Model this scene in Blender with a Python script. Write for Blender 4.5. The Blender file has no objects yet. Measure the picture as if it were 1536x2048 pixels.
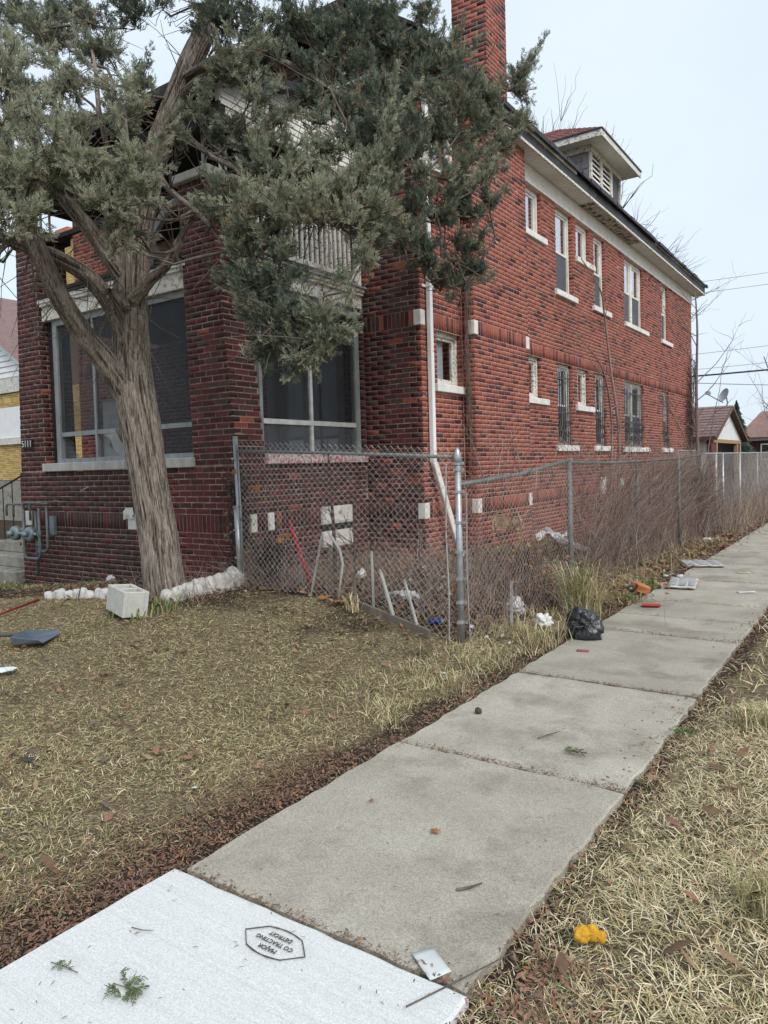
import bpy, math, random
import numpy as np
from mathutils import Matrix, Vector, noise as mnoise

random.seed(7); rng = np.random.default_rng(7)
S = bpy.context.scene
COL = S.collection
R = math.radians

# ------------------------------------------------------------------ camera, sky, sun, exposure
cam = bpy.data.cameras.new('camera'); camo = bpy.data.objects.new('camera', cam); COL.objects.link(camo)
cam.sensor_fit = 'HORIZONTAL'; cam.sensor_width = 36; cam.lens = 34.24
cam.shift_y = -0.0247; cam.clip_start = 0.05; cam.clip_end = 2000
camo.matrix_world = Matrix.Translation((0, 0, 1.6)) @ Matrix.Rotation(R(34.63), 4, 'Z') @ Matrix.Rotation(R(90 - 2.15), 4, 'X') @ Matrix.Rotation(R(-1.59), 4, 'Z')
S.camera = camo

SUN_EL, SUN_AZ = 42, 116            # azimuth clockwise from +Y; overcast, light from the street side
W = bpy.data.worlds.new('World'); S.world = W; W.use_nodes = True
nt = W.node_tree; nt.nodes.clear()
sky = nt.nodes.new('ShaderNodeTexSky'); sky.sky_type = 'NISHITA'; sky.sun_disc = False
sky.sun_elevation = R(SUN_EL); sky.sun_rotation = R(SUN_AZ); sky.dust_density = 3.0; sky.air_density = 1.2
tc = nt.nodes.new('ShaderNodeTexCoord'); cl = nt.nodes.new('ShaderNodeTexNoise')
cl.inputs['Scale'].default_value = 2.2; cl.inputs['Detail'].default_value = 5; cl.inputs['Roughness'].default_value = .55
nt.links.new(tc.outputs['Generated'], cl.inputs['Vector'])
cr = nt.nodes.new('ShaderNodeValToRGB')
cr.color_ramp.elements[0].position = .3; cr.color_ramp.elements[0].color = (4.75, 5.5, 6.4, 1)
cr.color_ramp.elements[1].position = .75; cr.color_ramp.elements[1].color = (5.6, 6.2, 6.8, 1)
nt.links.new(cl.outputs['Fac'], cr.inputs['Fac'])
mx = nt.nodes.new('ShaderNodeMixRGB'); mx.inputs['Fac'].default_value = .86     # closed cloud cover over the clear-sky model
nt.links.new(sky.outputs['Color'], mx.inputs['Color1']); nt.links.new(cr.outputs['Color'], mx.inputs['Color2'])
bg = nt.nodes.new('ShaderNodeBackground'); bg.inputs['Strength'].default_value = .1
nt.links.new(mx.outputs['Color'], bg.inputs['Color'])
wo = nt.nodes.new('ShaderNodeOutputWorld'); nt.links.new(bg.outputs['Background'], wo.inputs['Surface'])

sl = bpy.data.lights.new('sun', 'SUN'); sl.energy = 1.5; sl.angle = R(25); sl.color = (1, .97, .92)
so = bpy.data.objects.new('sun', sl); COL.objects.link(so)
sd = Vector((math.sin(R(SUN_AZ)) * math.cos(R(SUN_EL)), math.cos(R(SUN_AZ)) * math.cos(R(SUN_EL)), math.sin(R(SUN_EL))))
so.rotation_euler = sd.to_track_quat('Z', 'Y').to_euler()

S.view_settings.view_transform = 'Standard'; S.view_settings.look = 'None'
S.view_settings.gamma = 1; S.view_settings.exposure = 0.76; S.view_settings.use_curve_mapping = False
S.render.engine = 'CYCLES'
S.cycles.max_bounces = 8; S.cycles.diffuse_bounces = 4; S.cycles.transparent_max_bounces = 16; S.cycles.use_denoising = True

# ------------------------------------------------------------------ helpers
def link(o, parent=None):
    COL.objects.link(o)
    if parent is not None: o.parent = parent
    return o

def tag(o, label=None, cat=None, group=None, kind=None):
    if label: o['label'] = label
    if cat: o['category'] = cat
    if group: o['group'] = group
    if kind: o['kind'] = kind
    return o

def empty(name, loc=(0, 0, 0), label=None, cat=None, group=None, kind=None, parent=None, rz=0):
    o = bpy.data.objects.new(name, None); o.location = loc; o.rotation_euler = (0, 0, rz); o.empty_display_size = .1
    link(o, parent); return tag(o, label, cat, group, kind)

def np_mesh(name, V, F, mi=None, smooth=False):
    """V (n,3), F (m,4) or (m,3) int"""
    me = bpy.data.meshes.new(name)
    V = np.ascontiguousarray(V, np.float32); F = np.ascontiguousarray(F, np.int32)
    k = F.shape[1]; m = len(F)
    me.vertices.add(len(V)); me.vertices.foreach_set('co', V.ravel())
    me.loops.add(m * k); me.loops.foreach_set('vertex_index', F.ravel())
    me.polygons.add(m); me.polygons.foreach_set('loop_start', np.arange(0, m * k, k, dtype=np.int32))
    if mi is not None: me.polygons.foreach_set('material_index', np.asarray(mi, np.int32))
    if smooth: me.polygons.foreach_set('use_smooth', np.ones(m, bool))
    me.update(calc_edges=True); me.validate()
    return me

def np_obj(name, V, F, mats, parent=None, mi=None, smooth=False):
    me = np_mesh(name, V, F, mi, smooth)
    for m in (mats if isinstance(mats, (list, tuple)) else [mats]): me.materials.append(m)
    return link(bpy.data.objects.new(name, me), parent)

class G:
    """collects shapes for ONE mesh object"""
    def __init__(s): s.v = []; s.f = []; s.m = []
    def poly(s, pts, mi=0):
        n = len(s.v); s.v += [tuple(p) for p in pts]; s.f.append(tuple(range(n, n + len(pts)))); s.m.append(mi); return s
    def hexa(s, b, t, mi=0):
        n = len(s.v); s.v += [tuple(p) for p in b] + [tuple(p) for p in t]
        for q in ((3, 2, 1, 0), (4, 5, 6, 7), (0, 1, 5, 4), (1, 2, 6, 5), (2, 3, 7, 6), (3, 0, 4, 7)):
            s.f.append(tuple(n + i for i in q)); s.m.append(mi)
        return s
    def box(s, x0, x1, y0, y1, z0, z1, mi=0):
        return s.hexa([(x0, y0, z0), (x1, y0, z0), (x1, y1, z0), (x0, y1, z0)], [(x0, y0, z1), (x1, y0, z1), (x1, y1, z1), (x0, y1, z1)], mi)
    def beam(s, a, b, w, h, mi=0, up=(0, 0, 1)):
        a = Vector(a); b = Vector(b); d = (b - a).normalized(); u = Vector(up)
        r = d.cross(u); r = r.normalized() if r.length > 1e-5 else Vector((1, 0, 0)); u = r.cross(d)
        q = [r * w / 2 * sx + u * h / 2 * sy for sx, sy in ((-1, -1), (1, -1), (1, 1), (-1, 1))]
        return s.hexa([a + x for x in q], [b + x for x in q], mi)
    def extrude(s, pts, e, mi=0):
        e = Vector(e); n = len(s.v); k = len(pts); s.v += [tuple(p) for p in pts] + [tuple(Vector(p) + e) for p in pts]
        s.f.append(tuple(range(n + k - 1, n - 1, -1))); s.m.append(mi)
        s.f.append(tuple(range(n + k, n + 2 * k))); s.m.append(mi)
        for i in range(k):
            j = (i + 1) % k; s.f.append((n + i, n + j, n + k + j, n + k + i)); s.m.append(mi)
        return s
    def tube(s, pts, rad, n=8, mi=0, cap=True):
        pts = [Vector(p) for p in pts]
        if not isinstance(rad, (list, tuple)): rad = [rad] * len(pts)
        up = Vector((0, 0, 1)); base = len(s.v); r = None
        for i, p in enumerate(pts):
            d = (pts[min(i + 1, len(pts) - 1)] - pts[max(i - 1, 0)]).normalized()
            if r is None: r = d.cross(up); r = r.normalized() if r.length > 1e-3 else Vector((1, 0, 0))
            r = (r - d * r.dot(d)).normalized(); q = d.cross(r)
            for k in range(n):
                a = 2 * math.pi * k / n; s.v.append(tuple(p + (r * math.cos(a) + q * math.sin(a)) * rad[i]))
        for i in range(len(pts) - 1):
            for k in range(n):
                k2 = (k + 1) % n; o = base + i * n
                s.f.append((o + k, o + k2, o + n + k2, o + n + k)); s.m.append(mi)
        if cap:
            s.f.append(tuple(base + k for k in range(n - 1, -1, -1))); s.m.append(mi)
            o = base + (len(pts) - 1) * n; s.f.append(tuple(o + k for k in range(n))); s.m.append(mi)
        return s
    def grid(s, P, mi=0):
        """P[i][j] points"""
        n = len(s.v); a = len(P); b = len(P[0])
        for row in P: s.v += [tuple(p) for p in row]
        for i in range(a - 1):
            for j in range(b - 1):
                o = n + i * b + j; s.f.append((o, o + 1, o + b + 1, o + b)); s.m.append(mi)
        return s
    def build(s, name, mats, parent=None, smooth=False, bevel=0, mesh_only=False):
        me = bpy.data.meshes.new(name); me.from_pydata(s.v, [], s.f)
        for m in (mats if isinstance(mats, (list, tuple)) else [mats]): me.materials.append(m)
        me.polygons.foreach_set('material_index', s.m)
        if smooth: me.polygons.foreach_set('use_smooth', [True] * len(s.f))
        me.update()
        if mesh_only: return me
        o = link(bpy.data.objects.new(name, me), parent)
        if bevel:
            b = o.modifiers.new('bevel', 'BEVEL'); b.width = bevel; b.segments = 1; b.limit_method = 'ANGLE'
        return o

def tubes(P, Rad, n=3):
    """P (N,K,3), Rad (N,K) -> V,F of N tubes with n sides"""
    N, K, _ = P.shape
    D = np.empty_like(P); D[:, 1:-1] = P[:, 2:] - P[:, :-2]; D[:, 0] = P[:, 1] - P[:, 0]; D[:, -1] = P[:, -1] - P[:, -2]
    D /= np.linalg.norm(D, axis=2, keepdims=True) + 1e-9
    ref = np.where(np.abs(D[..., 2:3]) > .85, np.array([1., 0, 0]), np.array([0, 0, 1.]))
    A = np.cross(D, ref); A /= np.linalg.norm(A, axis=2, keepdims=True) + 1e-9; B = np.cross(D, A)
    ang = 2 * np.pi * np.arange(n) / n
    V = P[:, :, None] + Rad[:, :, None, None] * (A[:, :, None] * np.cos(ang)[:, None] + B[:, :, None] * np.sin(ang)[:, None])
    idx = np.arange(N * K * n).reshape(N, K, n)
    a = idx[:, :-1]; b = np.roll(a, -1, 2); d = idx[:, 1:]; c = np.roll(d, -1, 2)
    return V.reshape(-1, 3), np.stack([a, b, c, d], -1).reshape(-1, 4)

def ribbons(P, Wd, side):
    """P (N,K,3), Wd (N,K), side (N,3) -> strips"""
    N, K, _ = P.shape
    V = np.stack([P - side[:, None] * Wd[..., None] / 2, P + side[:, None] * Wd[..., None] / 2], 2)
    idx = np.arange(N * K * 2).reshape(N, K, 2)
    F = np.stack([idx[:, :-1, 0], idx[:, :-1, 1], idx[:, 1:, 1], idx[:, 1:, 0]], -1)
    return V.reshape(-1, 3), F.reshape(-1, 4)

def smooth01(t): t = np.clip(t, 0, 1); return t * t * (3 - 2 * t)

def ground_h(x, y):
    x = np.asarray(x, float); y = np.asarray(y, float)
    a = smooth01((-2.4 - x) / 2.2); f = smooth01((y - 2.4) / 3.0)
    left = np.exp(-(np.maximum(0, -6.6 - x) / 2.3) ** 2)
    back = 1 - .85 * smooth01((y - 9) / 7)
    verge = .03 * smooth01((x + .95) / .5)
    dip = -.035 * smooth01((x + 2.75) / .3) * smooth01((-.6 - x) / .3)
    return .33 * a * f * left * back + verge + dip
def gh(x, y): return float(ground_h(x, y))

# ------------------------------------------------------------------ materials
def N(t, ty, **kw):
    n = t.nodes.new(ty)
    for k, v in kw.items():
        if k in n.inputs: n.inputs[k].default_value = v
        else: setattr(n, k, v)
    return n

def mat(name, c1, c2=None, rough=.8, scale=8, detail=4, stretch=(1, 1, 1), bump=0, bscale=60, spots=None, spot_scale=5, spot_lo=.55, spot_hi=.65,
        grain=.0, gscale=250, rnd=0, metal=0, spec=.3, pos=(.35, .65), trans=0):
    """noise blend c1..c2 in world space, optional worn patches (spots colour), fine grain, bump and per-object brightness"""
    m = bpy.data.materials.new(name); m.use_nodes = True; t = m.node_tree; L = t.links.new
    b = t.nodes['Principled BSDF']; b.inputs['Roughness'].default_value = rough; b.inputs['Metallic'].default_value = metal
    b.inputs['Specular IOR Level'].default_value = spec
    if c2 is None: c2 = tuple(x * .75 for x in c1)
    geo = N(t, 'ShaderNodeNewGeometry'); mp = N(t, 'ShaderNodeMapping'); mp.inputs['Scale'].default_value = stretch
    L(geo.outputs['Position'], mp.inputs['Vector'])
    n1 = N(t, 'ShaderNodeTexNoise', Scale=scale, Detail=detail, Roughness=.6); L(mp.outputs['Vector'], n1.inputs['Vector'])
    r1 = N(t, 'ShaderNodeValToRGB'); r1.color_ramp.elements[0].position, r1.color_ramp.elements[1].position = pos
    r1.color_ramp.elements[0].color = (*c1, 1); r1.color_ramp.elements[1].color = (*c2, 1); L(n1.outputs['Fac'], r1.inputs['Fac'])
    col = r1.outputs['Color']
    if spots:
        n2 = N(t, 'ShaderNodeTexNoise', Scale=spot_scale, Detail=6, Roughness=.65); L(mp.outputs['Vector'], n2.inputs['Vector'])
        r2 = N(t, 'ShaderNodeMapRange'); r2.inputs[1].default_value = spot_lo; r2.inputs[2].default_value = spot_hi; L(n2.outputs['Fac'], r2.inputs[0])
        mm = N(t, 'ShaderNodeMixRGB'); L(r2.outputs[0], mm.inputs['Fac']); L(col, mm.inputs['Color1']); mm.inputs['Color2'].default_value = (*spots, 1); col = mm.outputs['Color']
    if grain:
        n3 = N(t, 'ShaderNodeTexNoise', Scale=gscale, Detail=2); L(geo.outputs['Position'], n3.inputs['Vector'])
        r3 = N(t, 'ShaderNodeMapRange'); r3.inputs[1].default_value = .3; r3.inputs[2].default_value = .7; r3.inputs[3].default_value = 1 - grain; r3.inputs[4].default_value = 1 + grain
        L(n3.outputs['Fac'], r3.inputs[0]); mm = N(t, 'ShaderNodeMixRGB', blend_type='MULTIPLY'); mm.inputs['Fac'].default_value = 1
        L(col, mm.inputs['Color1']); L(r3.outputs[0], mm.inputs['Color2']); col = mm.outputs['Color']
    if rnd:
        oi = N(t, 'ShaderNodeObjectInfo'); r4 = N(t, 'ShaderNodeMapRange'); r4.inputs[3].default_value = 1 - rnd; r4.inputs[4].default_value = 1 + rnd
        L(oi.outputs['Random'], r4.inputs[0]); mm = N(t, 'ShaderNodeMixRGB', blend_type='MULTIPLY'); mm.inputs['Fac'].default_value = 1
        L(col, mm.inputs['Color1']); L(r4.outputs[0], mm.inputs['Color2']); col = mm.outputs['Color']
    L(col, b.inputs['Base Color'])
    if bump:
        nb = N(t, 'ShaderNodeTexNoise', Scale=bscale, Detail=4, Roughness=.65); L(mp.outputs['Vector'], nb.inputs['Vector'])
        bb = N(t, 'ShaderNodeBump', Strength=bump, Distance=.01); L(nb.outputs['Fac'], bb.inputs['Height']); L(bb.outputs['Normal'], b.inputs['Normal'])
    if trans:
        tr = N(t, 'ShaderNodeBsdfTranslucent'); L(col, tr.inputs['Color']); ms = N(t, 'ShaderNodeMixShader'); ms.inputs[0].default_value = trans
        L(b.outputs[0], ms.inputs[1]); L(tr.outputs[0], ms.inputs[2]); L(ms.outputs[0], t.nodes['Material Output'].inputs['Surface'])
    return m

def screen_mat(name, col, fac):
    m = bpy.data.materials.new(name); m.use_nodes = True; t = m.node_tree; L = t.links.new
    b = t.nodes['Principled BSDF']; b.inputs['Base Color'].default_value = (*col, 1); b.inputs['Roughness'].default_value = .6
    geo = N(t, 'ShaderNodeNewGeometry'); n = N(t, 'ShaderNodeTexNoise', Scale=2.5, Detail=5); L(geo.outputs['Position'], n.inputs['Vector'])
    r = N(t, 'ShaderNodeMapRange'); r.inputs[1].default_value = .3; r.inputs[2].default_value = .7; r.inputs[3].default_value = fac - .08; r.inputs[4].default_value = fac + .08
    L(n.outputs['Fac'], r.inputs[0])
    tr = N(t, 'ShaderNodeBsdfTransparent'); ms = N(t, 'ShaderNodeMixShader'); L(r.outputs[0], ms.inputs[0]); L(tr.outputs[0], ms.inputs[1]); L(b.outputs[0], ms.inputs[2])
    L(ms.outputs[0], t.nodes['Material Output'].inputs['Surface']); return m

def glass_mat(name, refl=.3, tint=(.75, .8, .82)):
    m = bpy.data.materials.new(name); m.use_nodes = True; t = m.node_tree; L = t.links.new
    t.nodes.remove(t.nodes['Principled BSDF'])
    tr = N(t, 'ShaderNodeBsdfTransparent'); tr.inputs['Color'].default_value = (*tint, 1)
    gl = N(t, 'ShaderNodeBsdfGlossy', Roughness=.03); gl.inputs['Color'].default_value = (.95, .97, 1, 1)
    geo = N(t, 'ShaderNodeNewGeometry'); n = N(t, 'ShaderNodeTexNoise', Scale=1.3, Detail=2); L(geo.outputs['Position'], n.inputs['Vector'])
    bp = N(t, 'ShaderNodeBump', Strength=.15, Distance=.02); L(n.outputs['Fac'], bp.inputs['Height']); L(bp.outputs['Normal'], gl.inputs['Normal'])
    fr = N(t, 'ShaderNodeFresnel', IOR=1.5); io = N(t, 'ShaderNodeMapRange'); io.inputs[3].default_value = 1.5; io.inputs[4].default_value = 1 / 1.5; L(geo.outputs['Backfacing'], io.inputs[0]); L(io.outputs[0], fr.inputs['IOR']); ad = N(t, 'ShaderNodeMath', operation='ADD', use_clamp=True); L(fr.outputs[0], ad.inputs[0]); ad.inputs[1].default_value = refl
    ms = N(t, 'ShaderNodeMixShader'); L(ad.outputs[0], ms.inputs[0]); L(tr.outputs[0], ms.inputs[1]); L(gl.outputs[0], ms.inputs[2])
    L(ms.outputs[0], t.nodes['Material Output'].inputs['Surface']); return m

BR = [  # brick tones; maroon and the last three carry the front's shade in their colour
    mat('brick red', (.33, .093, .062), (.235, .062, .044), .85, 30, grain=.3, bump=.35, bscale=90, rnd=.12, stretch=(1, 1, .4), spots=(.19, .057, .045), spot_scale=1.1, spot_lo=.5, spot_hi=.75),
    mat('brick orange red', (.37, .112, .072), (.265, .08, .054), .85, 30, grain=.3, bump=.35, bscale=90, rnd=.12, stretch=(1, 1, .4), spots=(.22, .066, .05), spot_scale=1.1, spot_lo=.5, spot_hi=.75),
    mat('brick maroon', (.145, .042, .04), (.09, .03, .03), .85, 30, grain=.3, bump=.35, bscale=90, rnd=.12),
    mat('brick clinker', (.10, .055, .052), (.06, .038, .037), .8, 30, grain=.35, bump=.4, bscale=90, rnd=.15),
    mat('brick dark red', (.08, .027, .024), (.048, .019, .018), .85, 30, grain=.35, bump=.35, bscale=90, rnd=.12),
    mat('brick sooty shaded brown', (.078, .044, .036), (.047, .028, .024), .85, 14, grain=.35, bump=.35, bscale=90, rnd=.12, spots=(.03, .018, .016), spot_scale=3),
    mat('brick painted red', (.12, .024, .022), (.075, .018, .017), .7, 20, grain=.2, bump=.3, bscale=90, rnd=.08),
]
M_MORT = mat('mortar light', (.52, .34, .285), (.38, .24, .20), .95, 9, grain=.2)
M_MORTD = mat('mortar shaded', (.36, .26, .22), (.17, .105, .09), .95, 7, grain=.2, spots=(.45, .38, .32), spot_scale=3.0, spot_lo=.56, spot_hi=.66)  # mortar darkened so front and porch faces carry shade in their colour
M_WHITE = mat('white weathered paint', (.74, .73, .69), (.62, .60, .55), .6, 5, grain=.06, spots=(.22, .19, .16), spot_scale=28, spot_lo=.64, spot_hi=.70)
M_PEEL = mat('peeling white paint', (.70, .69, .64), (.58, .56, .50), .7, 8, grain=.08, spots=(.13, .11, .09), spot_scale=30, spot_lo=.55, spot_hi=.60)
M_PEELY = mat('peeling cream paint', (.68, .66, .60), (.55, .52, .46), .7, 8, grain=.08, spots=(.33, .24, .12), spot_scale=14, spot_lo=.54, spot_hi=.58)
M_STONE = mat('painted stone', (.74, .73, .70), (.60, .58, .54), .75, 6, grain=.1, spots=(.25, .22, .19), spot_scale=30, spot_lo=.66, spot_hi=.74, bump=.2)
M_SILLF = mat('limestone sill', (.48, .47, .44), (.34, .33, .30), .85, 10, grain=.15, stretch=(1, 1, .25), bump=.25)
M_SILLR = mat('flaking red and white sill', (.66, .62, .58), (.50, .42, .38), .8, 20, grain=.1, spots=(.42, .10, .13), spot_scale=26, spot_lo=.50, spot_hi=.55, bump=.3)
M_SOFF = mat('vinyl soffit', (.74, .73, .70), (.64, .63, .60), .6, 2, grain=.04)
M_ROT = mat('rotten soffit', (.50, .46, .40), (.34, .30, .25), .8, 6, grain=.15, spots=(.07, .055, .045), spot_scale=9, spot_lo=.5, spot_hi=.58)
M_BLACK = mat('weathered black board', (.022, .024, .028), (.05, .048, .05), .6, 6, grain=.2, spots=(.42, .40, .37), spot_scale=11, spot_lo=.66, spot_hi=.7)
M_DARK = mat('dark wood', (.035, .03, .028), (.02, .018, .017), .8, 6, grain=.2)
M_SHING = mat('brown asphalt shingle', (.13, .075, .065), (.085, .05, .045), .95, 12, grain=.35, rnd=.15)
M_SHINGN = mat('faded brown shingle', (.25, .17, .16), (.17, .115, .11), .95, 8, grain=.35, rnd=.15)
M_SHINGR = mat('reddish asphalt shingle', (.36, .16, .15), (.25, .11, .105), .95, 8, grain=.35, rnd=.2)
M_GREYW = mat('grey painted wood', (.30, .32, .32), (.21, .22, .22), .65, 12, grain=.12, stretch=(1, 1, .3))
M_GREYSH = mat('grey shingle siding', (.26, .24, .25), (.19, .175, .185), .8, 14, grain=.15, stretch=(1, 1, .3), rnd=.12)
M_ALU = mat('white aluminium', (.80, .80, .80), (.72, .72, .71), .4, 3, grain=.03)
M_GALV = mat('galvanised steel', (.42, .44, .45), (.30, .315, .325), .42, 14, grain=.15, metal=.55, spec=.5, spots=(.20, .13, .09), spot_scale=7, spot_lo=.66, spot_hi=.75)
M_WIRE = mat('chain link wire', (.58, .56, .54), (.40, .38, .36), .5, 6, metal=.35, grain=.15, spots=(.16, .10, .07), spot_scale=5, spot_lo=.55, spot_hi=.7)
M_WIRER = mat('rusty chain link wire', (.42, .35, .32), (.26, .20, .18), .7, 6, metal=.2, grain=.2)
M_GRPOST = mat('green grey steel post', (.12, .15, .15), (.19, .21, .20), .6, 12, grain=.25, metal=.2)
M_IRON = mat('black iron', (.02, .02, .022), (.035, .033, .033), .5, 8, metal=.3)
M_BAR = mat('grey iron bars', (.05, .052, .055), (.09, .09, .09), .5, 8, metal=.3)
M_WIRON = mat('white painted iron', (.66, .66, .63), (.48, .47, .44), .5, 10, spots=(.2, .16, .12), spot_scale=22, spot_lo=.62, spot_hi=.7)
M_GLASS = glass_mat('window glass', .42)
M_GLASSD = glass_mat('lower window glass', .04, (.5, .53, .55))
M_GLASSB = glass_mat('blind backed glass', .12, (.9, .92, .94))
M_SCR = screen_mat('insect screen', (.020, .022, .025), .62)
M_SCRL = screen_mat('pale sheen insect screen', (.10, .108, .112), .56)  # coloured lighter to stand in for the grey reflection on the lower panels
M_WSCR = screen_mat('window screen', (.10, .105, .12), .7)
M_CURT = mat('beige curtain', (.50, .45, .36), (.32, .28, .21), .9, 3, stretch=(1, 9, .4), grain=.1)
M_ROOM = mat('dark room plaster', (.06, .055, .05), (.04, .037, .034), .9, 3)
M_DOOR = mat('off white door paint', (.42, .41, .38), (.30, .29, .27), .6, 4)
M_CONC = mat('old concrete', (.385, .357, .30), (.30, .274, .225), .92, 2.2, 6, grain=.27, gscale=150, bump=.35, bscale=140, rnd=.07, spots=(.19, .165, .13), spot_scale=1.6, spot_lo=.50, spot_hi=.70)
M_CONCN = mat('new white concrete', (.615, .625, .615), (.58, .59, .58), .9, 1.2, 8, grain=.16, gscale=190, bump=.3, bscale=2.2, stretch=(1.5, 70, 1), spots=(.52, .52, .49), spot_scale=.4, spot_lo=.5, spot_hi=.8)
M_STEP = mat('step concrete', (.32, .30, .26), (.22, .205, .175), .92, 5, grain=.25, gscale=120, bump=.3, spots=(.14, .13, .11), spot_scale=4)
M_BLOCK = mat('concrete block', (.50, .50, .46), (.42, .42, .38), .95, 8, grain=.18, gscale=220, bump=.3, bscale=150)
M_YBR = [mat('yellow brick', (.62, .44, .17), (.50, .35, .13), .85, 20, grain=.2), mat('pale yellow brick', (.68, .51, .24), (.56, .41, .18), .85, 20, grain=.2), mat('tan brick', (.50, .34, .12), (.42, .29, .11), .85, 20, grain=.2)]
M_YMORT = mat('yellow brick mortar', (.14, .10, .06), (.20, .15, .09), .95, 9)

# ------------------------------------------------------------------ ground
xs = np.concatenate([-np.geomspace(400, 17, 14), np.arange(-16, 6.01, .125), np.geomspace(6.6, 400, 14)])
ys = np.concatenate([-np.geomspace(300, 3.2, 12), np.arange(-3, 20.01, .125), np.geomspace(20.8, 500, 16)])
gx, gy = np.meshgrid(xs, ys, indexing='ij')
near = (gx > -16) & (gx < 6) & (gy < 20) & (gy > -3)
gz = ground_h(gx, gy) + np.where(near & ((gx < -2.45) | (gx > -.9)), rng.normal(0, .006, gx.shape), 0) - np.where((gx > -2.6) & (gx < -.85), .0, .012)
nx, ny = gx.shape
idx = np.arange(nx * ny).reshape(nx, ny)
F = np.stack([idx[:-1, :-1], idx[1:, :-1], idx[1:, 1:], idx[:-1, 1:]], -1).reshape(-1, 4)

M_GROUND = bpy.data.materials.new('lawn soil and thatch'); M_GROUND.use_nodes = True
def ground_nodes():
    t = M_GROUND.node_tree; L = t.links.new; b = t.nodes['Principled BSDF']; b.inputs['Roughness'].default_value = .95; b.inputs['Specular IOR Level'].default_value = .15
    geo = N(t, 'ShaderNodeNewGeometry')
    n1 = N(t, 'ShaderNodeTexNoise', Scale=70, Detail=8, Roughness=.75); n2 = N(t, 'ShaderNodeTexNoise', Scale=1.6, Detail=5, Roughness=.65)
    for n in (n1, n2): L(geo.outputs['Position'], n.inputs['Vector'])
    r1 = N(t, 'ShaderNodeValToRGB'); e = r1.color_ramp.elements; e[0].position = .36; e[0].color = (.03, .024, .016, 1); e[1].position = .62; e[1].color = (.40, .325, .195, 1)
    k = e.new(.5); k.color = (.15, .118, .072, 1); L(n1.outputs['Fac'], r1.inputs['Fac'])
    r2 = N(t, 'ShaderNodeValToRGB'); e = r2.color_ramp.elements; e[0].position = .36; e[0].color = (.022, .017, .013, 1); e[1].position = .7; e[1].color = (.16, .11, .075, 1)
    k = e.new(.52); k.color = (.05, .035, .026, 1); L(n1.outputs['Fac'], r2.inputs['Fac'])
    at = N(t, 'ShaderNodeAttribute', attribute_name='soil'); sm = N(t, 'ShaderNodeMath', operation='ADD'); L(at.outputs['Fac'], sm.inputs[0])
    mr = N(t, 'ShaderNodeMapRange'); mr.inputs[1].default_value = .3; mr.inputs[2].default_value = .7; mr.inputs[3].default_value = -.55; mr.inputs[4].default_value = .55
    L(n2.outputs['Fac'], mr.inputs[0]); L(mr.outputs[0], sm.inputs[1])
    cm = N(t, 'ShaderNodeMapRange'); cm.inputs[1].default_value = .25; cm.inputs[2].default_value = .75; L(sm.outputs[0], cm.inputs[0])
    mm = N(t, 'ShaderNodeMixRGB'); L(cm.outputs[0], mm.inputs['Fac']); L(r1.outputs['Color'], mm.inputs['Color1']); L(r2.outputs['Color'], mm.inputs['Color2'])
    L(mm.outputs['Color'], b.inputs['Base Color'])
    bb = N(t, 'ShaderNodeBump', Strength=.8, Distance=.02); L(n1.outputs['Fac'], bb.inputs['Height']); L(bb.outputs['Normal'], b.inputs['Normal'])
ground_nodes()

def soil_w(x, y):
    """1 = bare earth and mulch, 0 = turf"""
    x = np.asarray(x, float); y = np.asarray(y, float)
    bed = smooth01((y - (4.85 + .10 * (x + 6))) / .25) * (x < -5.6)                   # bed between the edging and the porch
    lawn_front = smooth01((y - 4.2) / .9) * .55 * (x < -3)
    yard = smooth01((y - 5.5) / .35) * (x < -2.9)                                     # littered side yard
    edge = smooth01((x + 2.72) / .22) * (x < -1.6) + smooth01((-.86 - x) / .12) * (x > -1.6)
    corner = smooth01((2.4 - y) / 1.0) * smooth01((-x - 2.2) / .4) * .4               # leaf litter by the new slab
    tr = np.exp(-(((x + 6.2) / .6) ** 2 + ((y - 4.8) / .5) ** 2))
    return np.clip(np.maximum.reduce([bed, lawn_front, yard, edge, corner, tr]), 0, 1)

gnd = np_obj('ground', np.stack([gx, gy, gz], -1).reshape(-1, 3), F, M_GROUND, smooth=True)
a = gnd.data.attributes.new('soil', 'FLOAT', 'POINT'); a.data.foreach_set('value', soil_w(gx, gy).ravel().astype(np.float32))
tag(gnd, kind='structure')

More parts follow.
